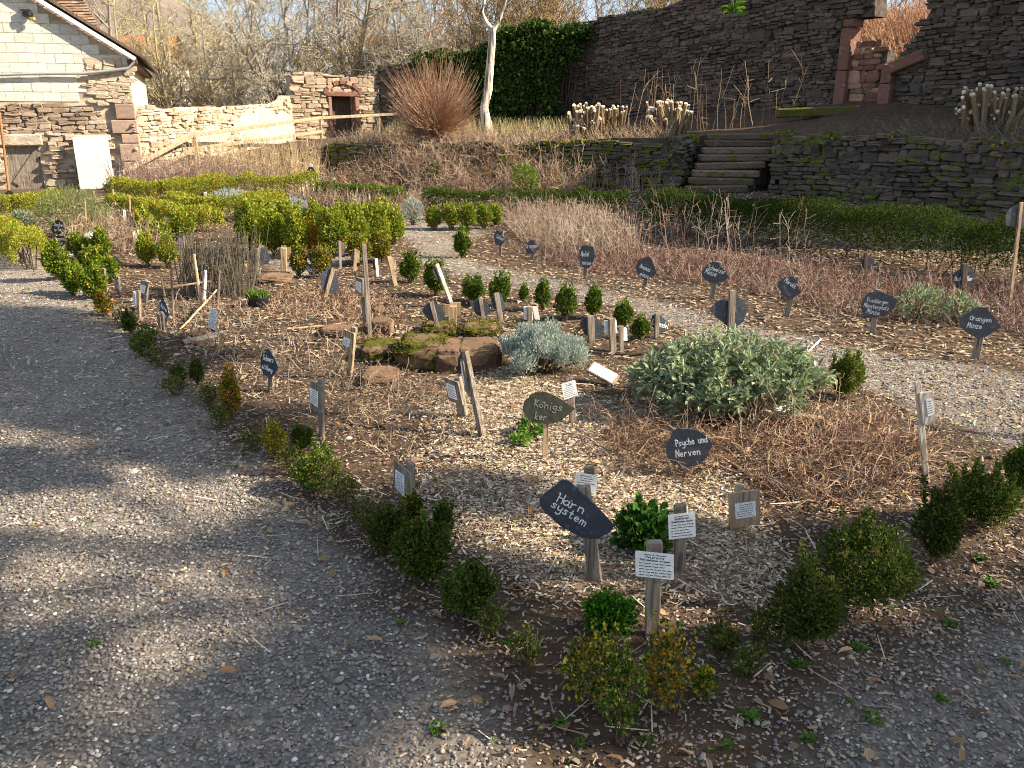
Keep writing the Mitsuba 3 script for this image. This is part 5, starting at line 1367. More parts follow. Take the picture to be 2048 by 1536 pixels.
sign('slim leaning stake with a sign board seen almost edge-on', (970, 878), (926, 726), 9, -62, [('board', [(925, 738), (932, 740), (946, 808), (938, 800)]), ('paper', [(926, 743), (929, 744), (937, 790), (934, 787)])])
sign('grey board with white paper, turned to the path behind the front box clump', (818, 1010), (822, 921), 15, -38, [('board', [(795, 922), (829, 939), (829, 995), (795, 982)]), ('paper', [(798, 939), (818, 947), (818, 989), (798, 977)]), ('print', (798, 940), (818, 948), (818, 988), (798, 977), 8)])
sign('grey board with curling white paper on a narrow stake at the left bed edge', (642, 872), (644, 757), 11, -34, [('board', [(626, 761), (651, 767), (650, 823), (627, 812)]), ('paper', [(626, 774), (645, 779), (644, 811), (627, 804)]), ('print', (626, 775), (645, 780), (644, 810), (627, 803), 7)])
sign('dark slate lettered Schmerz stillung near the left bed edge', (540, 782), (543, 700), 11, -20, [('slate', [(523, 718), (527, 708), (541, 695), (548, 701), (563, 730), (556, 744), (545, 755), (530, 748), (524, 735)]), ('write', 'Schmerz', (529, 718), (552, 722), 6, WHITE), ('write', 'stillung', (526, 735), (549, 742), 5.5, WHITE)])
sign('grey board with white paper on a pale stake, left of the mossy boulders', (696, 753), (710, 652), 11, -24, [('board', [(692, 656), (715, 663), (711, 706), (688, 697)]), ('paper', [(693, 671), (707, 675), (703, 692), (690, 687)]), ('print', (693, 672), (707, 676), (703, 691), (690, 686), 6)], 'tan_wood')
sign('tall slender bare post, tallest one in the middle of the bed', (741, 688), (728, 488), 8, 20, [])
sign('grey board with white paper behind the tall slender post', (731, 652), (725, 560), 9, -22, [('board', [(713, 553), (729, 558), (729, 594), (714, 586)]), ('paper', [(714, 561), (726, 564), (726, 585), (715, 579)]), ('print', (714, 562), (726, 565), (726, 584), (715, 579), 6)])
# backs of signs in the middle
sign('greenish slate seen from behind with a diagonal stake', (643, 606), (664, 539), 7, 25, [('slate', [(640, 552), (655, 538), (668, 540), (675, 570), (676, 582), (662, 590), (650, 588), (644, 575)], False)], 'tan_wood')
sign('pale board seen from behind on a broad stake before the box block', (567, 546), (567, 496), 12, 8, [('board', [(554, 496), (580, 496), (580, 519), (554, 519)], False, 'tan_wood')], 'tan_wood')
sign('oval slate with a stake across its lettering, between box and the pale board', (627, 556), (627, 526), 5, 4, [('slate', [(612, 538), (616, 529), (626, 526), (638, 531), (643, 540), (634, 549), (620, 550)], False), ('write', 'Salbei', (614, 544), (641, 543), 6, WHITE)], 'tan_wood')
sign('dark narrow board seen from behind, left of the row of three boards', (680, 537), (679, 482), 5, 30, [('board', [(677, 484), (690, 486), (689, 516), (678, 514)], False, 'dark_wood')])
sign('first of three wooden boards seen from behind, left one', (707, 553), (711, 499), 6, 28, [('board', [(705, 500), (719, 503), (718, 528), (706, 524)], False, 'grey_wood')], 'tan_wood')
sign('middle one of three wooden boards seen from behind, white edged', (756, 554), (752, 517), 5, 28, [('board', [(747, 517), (762, 520), (761, 544), (748, 539)], False, 'dark_wood')], 'white_paint')
sign('right one of three wooden boards seen from behind, leaning', (793, 572), (779, 512), 8, 28, [('board', [(775, 513), (790, 515), (796, 540), (782, 538)], False, 'grey_wood')], 'tan_wood')
sign('dark slate seen from behind beside the grey stem clump', (516, 552), (515, 497), 9, 20, [('slate', [(498, 505), (505, 497), (528, 496), (540, 518), (533, 530), (508, 530)], False)])
sign('slate on a long leaning stake high above the broad wooden board', (908, 610), (876, 523), 6, 48, [('slate', [(871, 535), (876, 524), (890, 535), (896, 552), (892, 566), (880, 556)], False)], 'pale_wood', slant=0)
sign('broad wooden board of two planks sticking in the ground behind the mossy boulders', (905, 657), (905, 612), 18, 4, [('board', [(887, 607), (899, 607), (900, 630), (888, 629)], True, 'tan_wood'), ('board', [(900, 607), (922, 606), (921, 631), (901, 631)], False, 'tan_wood')], 'tan_wood')
sign('dark slate seen from behind standing on the mossy boulder', (883, 672), (863, 603), 8, 12, [('slate', [(845, 622), (850, 612), (864, 601), (880, 612), (890, 628), (887, 641), (872, 646), (855, 634)], False)], slant=.1)
sign('fan-shaped dark slate seen from behind, left of the broad stake pair', (970, 650), (961, 597), 7, 14, [('slate', [(939, 600), (950, 602), (962, 595), (976, 605), (981, 626), (970, 634), (955, 631), (945, 616)], False)])
sign('dark slate seen from behind with a thick grey stake beside the fan-shaped slate', (1004, 644), (992, 585), 10, 24, [('slate', [(984, 600), (990, 588), (1002, 587), (1012, 610), (1010, 624), (1000, 627), (987, 612)], False)])
sign('white board with paper standing at the back of the silver cushion', (1060, 660), (1059, 613), 10, 10, [('board', [(1048, 613), (1065, 614), (1067, 642), (1050, 640)], False, 'paper'), ('board', [(1066, 614), (1076, 615), (1081, 641), (1071, 640)], False, 'white_paint')])
sign('brown slate seen from behind with a thick warm stake, right of the silver cushion', (1184, 684), (1180, 631), 14, 16, [('slate', [(1160, 648), (1166, 638), (1180, 630), (1197, 640), (1212, 663), (1210, 676), (1190, 684), (1170, 668)], False)])
sign('thick stake with blueish paper behind it, left one of the pair', (1227, 708), (1223, 636), 13, 22, [('board', [(1211, 641), (1235, 641), (1237, 667), (1212, 666)], False, 'paper')])
sign('short stake with printed white paper at its right, right one of the pair', (1243, 704), (1242, 651), 9, 22, [('board', [(1240, 655), (1256, 658), (1257, 684), (1241, 681)], False, 'white_paint'), ('print', (1244, 657), (1256, 659), (1257, 682), (1245, 680), 7)])
sign('dark lettered slate behind its stake at the edge of the sage', (1313, 678), (1314, 626), 9, 20, [('slate', [(1303, 642), (1307, 630), (1319, 627), (1332, 641), (1340, 655), (1336, 665), (1322, 664), (1306, 655)], False), ('write', 'Lavendel', (1303, 648), (1338, 660), 6, WHITE)])
sign('large bare slate seen from behind rising out of the big sage', (1460, 716), (1464, 580), 13, 10, [('slate', [(1419, 621), (1425, 611), (1439, 600), (1458, 602), (1478, 594), (1492, 603), (1498, 622), (1490, 644), (1468, 662), (1455, 652), (1432, 634)], False)])
# mint row
M_ = 'slate'
sign('dark slate lettered Schweizer Minze in the row before the dead mint', (1421, 598), (1437, 523), 11, -12, [('slate', [(1403, 544), (1410, 535), (1425, 522), (1434, 524), (1446, 537), (1456, 551), (1448, 560), (1432, 566), (1418, 564), (1406, 554)]), ('write', 'Schweizer', (1415, 537), (1448, 547), 5, WHITE), ('write', 'Minze', (1410, 546), (1431, 552), 5.5, WHITE)])
sign('dark slate lettered Marokk Minze in the row before the dead mint', (1571, 633), (1592, 553), 11, -14, [('slate', [(1556, 572), (1560, 562), (1570, 554), (1585, 551), (1591, 565), (1599, 584), (1588, 592), (1575, 598), (1565, 590)]), ('write', 'Marokk', (1568, 562), (1588, 576), 5, WHITE), ('write', 'Minze', (1564, 574), (1578, 592), 4.5, FADED)])
sign('dark slate lettered Freiburger Münsterplatz Minze above a small box sprig', (1744, 668), (1757, 579), 11, -8, [('slate', [(1722, 612), (1726, 597), (1738, 584), (1758, 582), (1780, 590), (1793, 600), (1782, 618), (1766, 630), (1744, 635), (1726, 628)]), ('write', 'Freiburger', (1733, 603), (1774, 607), 4.5, WHITE), ('write', 'Münsterplatz', (1727, 613), (1774, 619), 4.5, WHITE), ('write', 'Minze', (1732, 625), (1756, 629), 5, WHITE)])
sign('dark slate lettered Orangen Minze, rightmost of the mint row', (1950, 719), (1971, 612), 14, -8, [('slate', [(1919, 643), (1923, 635), (1945, 618), (1957, 613), (1970, 615), (1984, 632), (1998, 651), (1988, 658), (1968, 672), (1955, 676), (1938, 668), (1922, 655)]), ('write', 'Orangen', (1938, 639), (1978, 643), 5.5, WHITE), ('write', 'Minze', (1933, 654), (1960, 656), 6, WHITE)])
sign('dark slate lettered Ananas minze in the row before the dead mint', (1286, 577), (1300, 514), 9, -10, [('slate', [(1272, 535), (1276, 522), (1288, 514), (1300, 513), (1309, 532), (1313, 546), (1300, 554), (1290, 560), (1276, 550)]), ('write', 'Ananas', (1279, 534), (1299, 543), 5, WHITE), ('write', 'minze', (1279, 550), (1296, 556), 5, WHITE)])
sign('tall dark slate lettered Apfel minze in the row before the dead mint', (1170, 556), (1173, 492), 8, -8, [('slate', [(1159, 500), (1164, 491), (1172, 490), (1186, 493), (1190, 512), (1184, 530), (1176, 536), (1160, 532)]), ('write', 'Apfel', (1162, 511), (1178, 512), 5, WHITE), ('write', 'minze', (1164, 528), (1182, 529), 4.5, WHITE)])
sign('small dark slate lettered Orangen, second from the left in the mint row', (1063, 518), (1070, 478), 5, -8, [('slate', [(1050, 492), (1062, 479), (1068, 481), (1079, 494), (1070, 508), (1054, 506)]), ('write', 'Orangen', (1052, 496), (1076, 494), 4.5, WHITE)])
sign('small pointed dark slate at the left start of the mint row', (999, 512), (1004, 461), 5, -14, [('slate', [(988, 472), (994, 458), (1002, 464), (1011, 480), (1003, 492), (991, 488)]), ('write', 'Salbei', (992, 475), (1007, 481), 4, WHITE)])
sign('pale slate seen from behind at the far end of the pale dead stems', (1036, 442), (1036, 406), 6, 4, [('old_slate', [(1017, 418), (1033, 406), (1044, 408), (1051, 420), (1046, 430), (1026, 431)], False)], 'tan_wood')
sign('dark lettered slate with a brown stake across it in the dead mint, right', (1927, 592), (1930, 527), 11, 6, [('slate', [(1904, 550), (1918, 540), (1944, 533), (1960, 563), (1946, 578), (1916, 578)], False), ('write', 'Muskateller', (1909, 562), (1947, 562), 5, WHITE)], 'dark_wood')
sign('slate board on a long bamboo-like pole at the right picture edge', (2020, 612), (2041, 404), 7, 10, [('slate', [(2008, 432), (2016, 418), (2040, 406), (2066, 420), (2070, 448), (2040, 458), (2010, 450)], False)], 'tan_wood', slant=0)
sign('old broken stake and slate among the dead mint, near the dark hedge', (1730, 560), (1731, 505), 7, 8, [('slate', [(1722, 522), (1738, 512), (1750, 526), (1744, 545), (1728, 546)], False)], 'dark_wood')
# left part
sign('flat grey slate seen from behind with a pale diagonal stake near the left box clump', (230, 560), (219, 512), 9, 6, [('old_slate', [(191, 530), (208, 518), (226, 510), (245, 528), (236, 542), (212, 544)], False)], 'tan_wood')
sign('small board with curled paper left of the leaning dark slate', (212, 584), (209, 536), 6, -28, [('board', [(201, 537), (215, 536), (215, 562), (202, 563)]), ('paper', [(200, 545), (210, 544), (211, 560), (203, 561)])])
sign('narrow dark lettered slate turned away, right of the small curled paper', (240, 594), (240, 552), 5, -48, [('slate', [(229, 570), (231, 556), (237, 548), (243, 560), (246, 582), (240, 588), (231, 580)]), ('write', 'Minze', (231, 570), (244, 576), 4, WHITE)])
sign('tilted grey board with white paper, upper one of the close pair', (288, 606), (296, 560), 8, -14, [('board', [(286, 559), (304, 562), (297, 590), (281, 585)]), ('paper', [(285, 568), (297, 570), (293, 586), (283, 583)]), ('print', (285, 569), (297, 571), (293, 585), (283, 582), 5)])
sign('stake with a narrow white paper at its left, lower one of the close pair', (278, 641), (281, 579), 7, -40, [('board', [(272, 581), (281, 583), (280, 612), (272, 608)], True, 'white_paint'), ('print', (273, 583), (280, 585), (279, 610), (273, 606), 7)], 'tan_wood')
sign('dark lettered slate among the thin sticks', (332, 652), (334, 598), 6, -34, [('slate', [(321, 620), (324, 602), (332, 594), (341, 608), (346, 625), (340, 640), (326, 636)]), ('write', 'Husten', (324, 612), (340, 622), 4.5, WHITE), ('write', 'tee', (326, 626), (338, 634), 4.5, WHITE)])
sign('low grey board with paper on its edge before the dark slate in the sticks', (328, 664), (325, 624), 6, -36, [('board', [(317, 626), (325, 628), (328, 658), (320, 652)])])
sign('white paper tilted on a short brown stake behind the lying plank', (425, 674), (430, 640), 10, -18, [('film', [(423, 611), (442, 618), (434, 664), (416, 655)]), ('paper', [(422, 614), (440, 621), (433, 660), (418, 652)]), ('print', (422, 615), (440, 622), (433, 659), (418, 652), 11)])
sign('short blank stake end sticking up at the lying plank', (436, 706), (443, 667), 8, 24, [], 'tan_wood')
sign('grey slate lettered in white beside the feathery herb', (118, 486), (118, 440), 5, -6, [('old_slate', [(103, 460), (108, 444), (118, 438), (129, 444), (133, 458), (124, 467), (108, 467)]), ('write', 'Jungfer', (109, 452), (128, 453), 4, WHITE), ('write', 'im Grün', (110, 462), (129, 462), 3.6, WHITE)])
sign('lower grey slate lettered in white at the foot of the feathery herb', (122, 500), (122, 470), 5, -6, [('old_slate', [(110, 472), (130, 470), (134, 482), (128, 492), (112, 492)]), ('write', 'Rosmarin', (112, 480), (131, 480), 3.6, WHITE), ('write', 'echter', (113, 489), (128, 488), 3.6, WHITE)])
sign('pale grey slate shining in the sun, right of the lower lettered slate', (140, 510), (140, 478), 6, 22, [('old_slate', [(130, 486), (138, 478), (148, 482), (146, 494), (134, 496)])], 'white_paint')
sign('white sunlit board half hidden between two box bushes', (184, 498), (182, 464), 6, 22, [('board', [(170, 468), (180, 463), (193, 466), (190, 486), (172, 474)], True, 'white_paint')], 'white_paint')
sign('white sunlit plate at the left end of the loose bushes', (270, 486), (272, 462), 5, 26, [('board', [(264, 464), (276, 459), (279, 468), (272, 482), (267, 478)], True, 'white_paint')], 'white_paint')
sign('paper sign on a dark stake leaning at the left of the grey stem clump', (382, 564), (365, 470), 9, -14, [('board', [(357, 474), (370, 472), (372, 499), (360, 498)], True, 'grey_wood'), ('paper', [(358, 475), (367, 474), (370, 496), (361, 496)]), ('print', (358, 476), (367, 475), (370, 495), (361, 495), 8)], 'dark_wood')
sign('grey slate shining pale above the left hedge', (84, 432), (84, 402), 5, 16, [('old_slate', [(70, 412), (80, 398), (92, 400), (96, 410), (84, 418)])])
sign('dark slate behind thin canes before the low far hedge', (218, 428), (212, 402), 4, 20, [('slate', [(208, 416), (214, 404), (224, 416), (222, 426), (212, 424)], False)], 'white_paint')
sign('dark slate with white stake beside the tallest red cane', (250, 450), (248, 420), 5, 20, [('slate', [(250, 424), (262, 428), (266, 444), (256, 450), (250, 442)], False)], 'white_paint')
sign('small grey slate on a bright white stake before the long far hedge', (410, 412), (410, 384), 5, 4, [('old_slate', [(399, 390), (404, 385), (414, 385), (418, 392), (410, 397)], False)], 'white_paint')
sign('grey slate with a white stake top far back near the dry grass', (625, 392), (622, 328), 5, 0, [('old_slate', [(611, 345), (618, 334), (626, 334), (632, 346), (624, 350)])], 'white_paint')
sign('small dark slate with white letters at the far foot of the bank', (636, 388), (636, 352), 4, 0, [('slate', [(627, 354), (644, 352), (645, 361), (629, 363)]), ('write', 'Rondel', (629, 360), (644, 359), 4, WHITE)], 'white_paint')
sign('tiny grey slate before the dark retaining wall', (709, 378), (709, 346), 3, 10, [('old_slate', [(704, 352), (710, 346), (713, 356), (708, 362)])])
sign('slanting dark slate behind the far lavender', (508, 418), (508, 390), 4, 30, [('slate', [(502, 402), (508, 390), (516, 404), (510, 408)], False)], 'white_paint')
sign('dark slate behind the top of the tall box block', (608, 432), (608, 410), 4, 10, [('slate', [(600, 418), (610, 414), (619, 422), (612, 430), (602, 428)])])
sign('flat grey slate lying low at the left picture edge', (10, 452), (12, 428), 5, 0, [('old_slate', [(-6, 432), (22, 430), (24, 440), (-4, 442)])])
sign('round grey slate behind the left hedge at the foot of the rusty pole', (18, 420), (18, 380), 4, 0, [('old_slate', [(10, 386), (18, 380), (27, 384), (26, 393), (12, 393)])])


def pole(name, label, cat, b, t, w, bsdf, dz=0.0, group=None, sides=7, Y=None):
    base = ground(*b); base[2] -= .05
    top = At(*t, Y or base[1])
    mid = (base + top) / 2 + R(3) * np.linalg.norm(top - base) * .012
    d = pix(base)[2][0]
    m = tubes(np.array([[base, mid, top]]), np.array([[.55, .5, .42]]) * w * d / F, sides, cap=True); m.col = None
    add(thing(name, label, cat, group), None, m, bsdf)


scene['cane'] = principled(ramp((.36, .22, .12), (.55, .38, .24), 12, 12, 5), .7, .25)
scene['bark_stick'] = principled(ramp((.14, .10, .075), (.26, .20, .15), 16, 16, 6), .85, .2)
pole('wooden_stick', 'thick brown stick leaning left of the white plate', 'stick', (405, 622), (388, 508), 6, 'cane')
pole('wooden_stick', 'thin upright stick left in the stick frame', 'stick', (347, 652), (342, 530), 4, 'bark_stick')
pole('wooden_stick', 'short stick behind the dark lettered slate in the stick frame', 'stick', (333, 610), (322, 555), 4, 'bark_stick')
pole('wooden_stick', 'upright dark stick right of the white plate', 'stick', (434, 622), (439, 542), 5, 'bark_stick')
pole('wooden_stick', 'white flat stake standing in the stick frame', 'stick', (406, 604), (411, 541), 7, 'white_paint', sides=4)
pole('red_cane', 'tallest thin red cane left of the far hedges', 'cane', (262, 480), (259, 391), 3.5, 'cane')
pole('red_cane', 'red cane standing right of the feathery herb', 'cane', (175, 478), (170, 403), 3.5, 'cane')
pole('red_cane', 'reddish cane leaning at the far hedge corner by the panel', 'cane', (233, 420), (225, 378), 3.5, 'cane')
pole('red_cane', 'pale cane left of the far hedge corner', 'cane', (193, 410), (187, 382), 3, 'cane')
for u in (585, 604, 612): pole('pale_stake', {585: 'white stake leaning left of a close pair, among far brown herbs', 604: 'left one of a close pair of white stakes in far brown herbs', 612: 'right one of a close pair of white stakes in far brown herbs'}[u], 'stake', (u + 4, 398), (u, 364), 4, 'pale_wood', sides=4)
pole('white_stake', 'pale stake standing above the tall box block', 'stake', (743, 424), (738, 388), 4, 'pale_wood', sides=4)
pole('white_stake', 'yellowish stake in front of the low far hedge, right of the red cane', 'stake', (322, 447), (318, 421), 4, 'cane', sides=4)
pole('white_stake', 'short white stake end left of the yellowish stake', 'stake', (305, 446), (301, 433), 3, 'pale_wood', sides=4)


def lying(name, label, cat, a, b, r, bsdf, za=.03, zb=.03, bend=.03, sides=7):
    A, B = ground(*a), ground(*b)
    A, B = A + [0, 0, za], B + [0, 0, zb]
    t = np.linspace(0, 1, 6)[:, None]
    P = A + (B - A) * t + np.cumsum(R(6, 3), 0) * bend * np.linalg.norm(B - A) * .2
    m = tubes(P[None], r, sides, cap=True); m.col = None
    add(thing(name, label, cat), None, m, bsdf)


lying('lying_stick', 'pale stick lying slanted across the ground below the stick frame', 'stick', (358, 664), (437, 610), .008, 'cane', .02, .14)
lying('lying_stick', 'dark stick lying on top across the stick frame', 'stick', (340, 615), (424, 602), .009, 'bark_stick', .18, .18)
lying('lying_stick', 'thin dark stick from the frame to the right upright', 'stick', (396, 612), (434, 620), .006, 'bark_stick', .2, .12)
lying('lying_stick', 'bleached forked branch lying left of the tall slender post', 'stick', (576, 664), (690, 654), .008, 'cane', .03, .03, .08)
lying('lying_stick', 'bleached cane leaning in the right side of the sage', 'stick', (1570, 770), (1640, 700), .006, 'white_paint', .05, .08)
lying('lying_plank', 'grey weathered edging plank lying behind the short blank stake', 'plank', (366, 692), (452, 676), .03, 'grey_wood', .02, .03, 0, 4)
k = thing('fallen_sign', 'wooden sign board with paper lying flat before the sage', 'sign')
p = ground(1560, 846)
add(k, 'board', boxm((.20, .10, .03), .006).moved(rot(.35, .1, -.15), p + [0, 0, .07]), 'tan_wood')
add(k, 'paper', boxm((.09, .06, .002)).moved(rot(.35, .1, -.15), p + [0, -.006, .087]), 'paper')
add(k, 'stake', boxm((.22, .03, .025), .004).moved(rot(.35, .15, -.15), p + [.12, -.01, .045]), 'tan_wood')
k = thing('fallen_sign', 'white paper sign lying tipped over in dead twigs right of the silver cushion', 'sign')
p = ground(1205, 768)
add(k, 'board', boxm((.20, .10, .02), .004).moved(rot(.5, .38, -.45), p + [0, 0, .07]), 'grey_wood')
add(k, 'paper', boxm((.17, .08, .002)).moved(rot(.5, .38, -.45), p + rot(.5, .38, -.45) @ np.array([0, 0, .012]) + [0, 0, .07]), 'paper')
# plant pot
k = thing('plant_pot', 'low black plastic pot with grass, standing behind the stick frame', 'plant pot')
p = ground(517, 613); d = pix(p)[2][0]; s = d / F
prof = np.array([(0, .0), (.17, .0), (.19, .005), (.225, .185), (.235, .187), (.235, .205), (.22, .205), (.205, .17), (0, .16)]) * (46 * s / .47)
m = trimesh.creation.revolve(prof, sections=28)
add(k, 'pot', Mesh(m.vertices + p, m.faces), 'black_plastic', smooth=35)
n = 260
a, r_ = rng.uniform(0, 6.28, n), .19 * rng.random(n) ** .5 * 46 * s / .47
add(k, 'grass', blades(p + np.stack([np.cos(a) * r_, np.sin(a) * r_, np.full(n, .16 * 46 * s / .47)], 1), unit(R(n, 3) * .5 + [0, 0, 1]), R(n, 3), rng.uniform(.05, .11, n), .006, pick([(.10, .19, .03), (.16, .24, .05)], n)), 'leaf')

# mossy boulders and smaller stones
def moss_stone(c0, c1, moss=(.085, .085, .014), amt=.55):
    def fn(p, n, uv):
        g = fbm(p.x * 7, p.y * 7, p.z * 7, 3)
        c = mix(c0, c1, g)
        return mix(c, mi.Color3f(moss) * (.5 + .9 * noise(p.x * 60, p.y * 60, p.z * 60)), smoothstep(0, .12, uv.y + .35 * (g - .5) - .5))
    return proc(fn)


scene['boulder'] = principled(moss_stone((.10, .065, .042), (.23, .15, .10)), .9, .15, lambda p, n, uv: fbm(p.x * 30, p.y * 30, p.z * 30, 3), .012)


def boulder(label, u, v, w, h, depth, moss, name='mossy_boulder', cat='boulder', flat=.6):
    p, W, H, d = size_at(u, v, w, h)
    m = trimesh.creation.icosphere(4)
    x = np.array(m.vertices)
    x = np.sign(x) * np.abs(x) ** flat
    x = x + .16 * (np.floor(x * 2.3 + .35 * meshkit.fbm(x * 2 + u, 2)[:, None]) / 2.3 - x)
    x *= (1 + .34 * (meshkit.fbm(x * 1.4 + u, 3) - .5) + .14 * (meshkit.fbm(x * 5 + u, 3) - .5))[:, None]
    k = thing(name, label, cat)
    mm = np.clip(moss + .8 * (meshkit.fbm(x * 1.3 + v, 3) - .5), 0, 1)
    add(k, 'stone', Mesh(x * [W / 2, depth / 2, H * .62] + p + [0, 0, H * .38], m.faces, np.stack([mm, mm], 1)), 'boulder', smooth=True)
    if moss > .3:                                        # moss cushions: short tufts standing on the stone
        n = int(1700 * moss)
        f = rng.integers(len(m.faces), size=n)
        q_ = x[m.faces[f]].mean(1)
        keep = (meshkit.fbm(q_ * 1.3 + v, 3) - .5) * .8 + moss > .52
        q_ = q_[keep]; n = len(q_)
        add(k, 'moss', blades(q_ * [W / 2, depth / 2, H * .62] + p + [0, 0, H * .38] + R(n, 3) * .01, unit(q_ + R(n, 3) * .7), R(n, 3), rng.uniform(.012, .026, n), .009, pick([(.08, .09, .013), (.125, .12, .017), (.055, .065, .01), (.17, .135, .022)], n)), 'leaf', kind='stuff')


boulder('largest mossy boulder, left one of the group behind the silver cushion', 852, 724, 108, 52, .45, .62)
boulder('brown sandstone boulder with bare face in the middle of the boulder group', 898, 730, 74, 46, .42, .4)
boulder('long brown boulder right in the group, touching the silver cushion', 956, 726, 92, 44, .45, .42)
boulder('low mossy stone with yellow moss behind the boulder group', 880, 664, 66, 20, .35, .62)
boulder('flat yellow mossy stone behind the right boulder', 962, 664, 72, 17, .35, .58)
boulder('round moss cushion stone at the foot of the tall slender post', 762, 712, 70, 26, .35, .66)
boulder('flat red brown stone half buried left of the tall post', 678, 668, 70, 16, .25, .1, 'sandstone_piece', 'stone')
boulder('pinkish triangular stone right of the tall slender post', 765, 662, 44, 26, .25, .05, 'sandstone_piece', 'stone')
boulder('reddish flat stone before the dark slate near the box block', 552, 562, 62, 14, .45, .05, 'sandstone_piece', 'stone')
boulder('brown stone half sunk in the bed below the boulders', 760, 760, 70, 20, .3, .2, 'sandstone_piece', 'stone')
boulder('small orange stone behind the tall post', 758, 624, 22, 10, .2, .3, 'sandstone_piece', 'stone')

# railing along the left wall
k = thing('wooden_railing', 'weathered wooden railing with two rails climbing along the left wall to the doorway', 'railing')
posts = [((265, 372), (264, 350), 21.0), ((396, 318), (388, 270), 24.0), ((644, 288), (640, 236), 33.0), ((757, 272), (758, 230), 35.2)]
pts_t, pts_m = [], []
for (b, t, Y) in posts:
    B, Tp = At(*b, Y), At(*t, Y)
    B[2] = min(B[2], hz(B[0], Y)) - .1
    add(k, 'post', stake_mesh(B, Tp, .10, .10, 0), 'tan_wood')
    pts_t.append(Tp)
ends = At(247, 348, 20.2)
rails = [[At(246, 346, 20.4), pts_t[1]], [pts_t[1], pts_t[2]], [pts_t[2], pts_t[3]], [pts_t[3], At(800, 228, 35.6)],
         [At(262, 366, 20.8), At(389, 298, 24.0)], [At(389, 298, 24.0), At(646, 263, 33.0)]]
for a, b in rails:
    dirn = unit(b - a); yaw = math.degrees(math.atan2(dirn[1], dirn[0]))
    e = unit(np.cross(dirn, [0, 0, 1.0])); g = np.cross(e, dirn)
    m = boxm((np.linalg.norm(b - a), .07, .11), .012)
    add(k, 'rail', m.moved(np.stack([dirn, -e, g], 1), (a + b) / 2 + np.array([0, -.06, 0])), 'tan_wood')
#SPLIT
# ---------------------------------------------------------------- what lies on the ground: pebbles, chips, leaves, weeds
def ring(x0, x1, y0, y1, n):
    return np.stack([rng.uniform(x0, x1, n), rng.uniform(y0, y1, n)], 1)


def seen(xy, pad=.12):
    w_ = (1024 / F) * (xy[:, 1] * CP + EYE * SP)
    return np.abs(xy[:, 0]) < w_ * (1 + pad) + .1


STONE = [(.21, .19, .17), (.27, .245, .215), (.17, .155, .14), (.33, .29, .24), (.23, .185, .15), (.14, .14, .14), (.41, .36, .29), (.62, .60, .56), (.30, .20, .14)]
SW = [5, 5, 5, 4, 3, 3, 2, .8, .8]
for key, lab, y0, y1, n, sz, base in (('gravel', 'larger rounded pebbles lying on the near path', 1.2, 4.2, 24000, (.006, .0115), ICO), ('fine_gravel', 'small loose grey brown pebbles on the near path', 1.2, 3.6, 130000, (.0035, .0085), DOME), ('far_gravel', 'small pebbles on the path farther off', 3.6, 9.0, 110000, (.006, .0125), DOME)):
    xy = ring(-3.8 if y1 < 5 else -6.5, 3.8 if y1 < 5 else 6.5, y0, y1, n)
    xy = xy[seen(xy)]
    g_ = gravelness(xy[:, 0], xy[:, 1])
    xy = xy[rng.random(len(xy)) < (.10 + .95 * g_) * np.clip(.25 + 1.5 * meshkit.fbm(np.column_stack([xy * [1.6, .7], 0 * g_]), 3, 41), .35, 1)]
    m = len(xy)
    s = sz[0] + (sz[1] - sz[0]) * rng.random(m) ** 2.0
    s = np.where(rng.random(m) < .008, s * 2.1, s)
    S = np.stack([s, s * rng.uniform(.6, .95, m), s * rng.uniform(.4, .65, m)], 1)
    labels[key] = {'label': lab, 'category': 'gravel', 'kind': 'stuff'}
    add(key, None, lumps(on_ground(xy, .002) + np.stack([0 * s, 0 * s, S[:, 2] * .4], 1), S, pick(STONE, m, SW, .2), base, jit=.18, tilt=.3), 'pebble', smooth=True)

# wood chips on the bed in the middle
xy = sample(CHIPS.buffer(.1), 62000)
xy = xy[rng.random(len(xy)) < cover(CHIPS, xy[:, 0], xy[:, 1], .3) * np.clip(1.6 * meshkit.fbm(np.column_stack([xy * 2.2, 0 * xy[:, 0]]), 3, 6) - .15, .12, 1)]
m = len(xy); a = rng.uniform(0, 6.28, m)
labels['wood_chips'] = {'label': 'pale wood chips spread over the middle of the bed', 'category': 'wood chips', 'kind': 'stuff'}
add('wood_chips', None, blades(on_ground(xy, .006) + R(m, 1) * [0, 0, .006], np.stack([np.cos(a), np.sin(a), .25 * R(m)], 1), R(m, 3) * .7 + [0, 0, 1], rng.uniform(.008, .034, m), rng.uniform(.003, .010, m), pick([(.58, .50, .38), (.48, .39, .28), (.68, .61, .49), (.34, .25, .17), (.24, .17, .11)], m, None, .2), CHIP), 'matte')

# leaf mould and fallen leaves over beds and edges
def litter(key, label, cat, n, area, L, W, cols, shape, lift=.006, only_bed=True, flat=1.4, rise=.2, keep=None):
    x0, x1, y0, y1 = area
    xy = ring(x0, x1, y0, y1, n)
    xy = xy[seen(xy)]
    xy = xy[~shapely.contains(TERRACE, shapely.points(xy))]
    g_ = gravelness(xy[:, 0], xy[:, 1])
    if only_bed: xy = xy[rng.random(len(xy)) < 1.05 - .93 * g_]
    if keep is not None: xy = xy[rng.random(len(xy)) < keep(xy)]
    m = len(xy); a = rng.uniform(0, 6.28, m)
    labels[key] = {'label': label, 'category': cat, 'kind': 'stuff'}
    add(key, None, blades(on_ground(xy, lift) + np.stack([0 * a, 0 * a, .012 * rng.random(m)], 1), np.stack([np.cos(a), np.sin(a), rise * R(m)], 1), R(m, 3) * .6 + [0, 0, flat], rng.uniform(*L, m), rng.uniform(*W, m), pick(cols, m, None, .25), shape), 'matte' if shape is not LEAF6 else 'leaf')


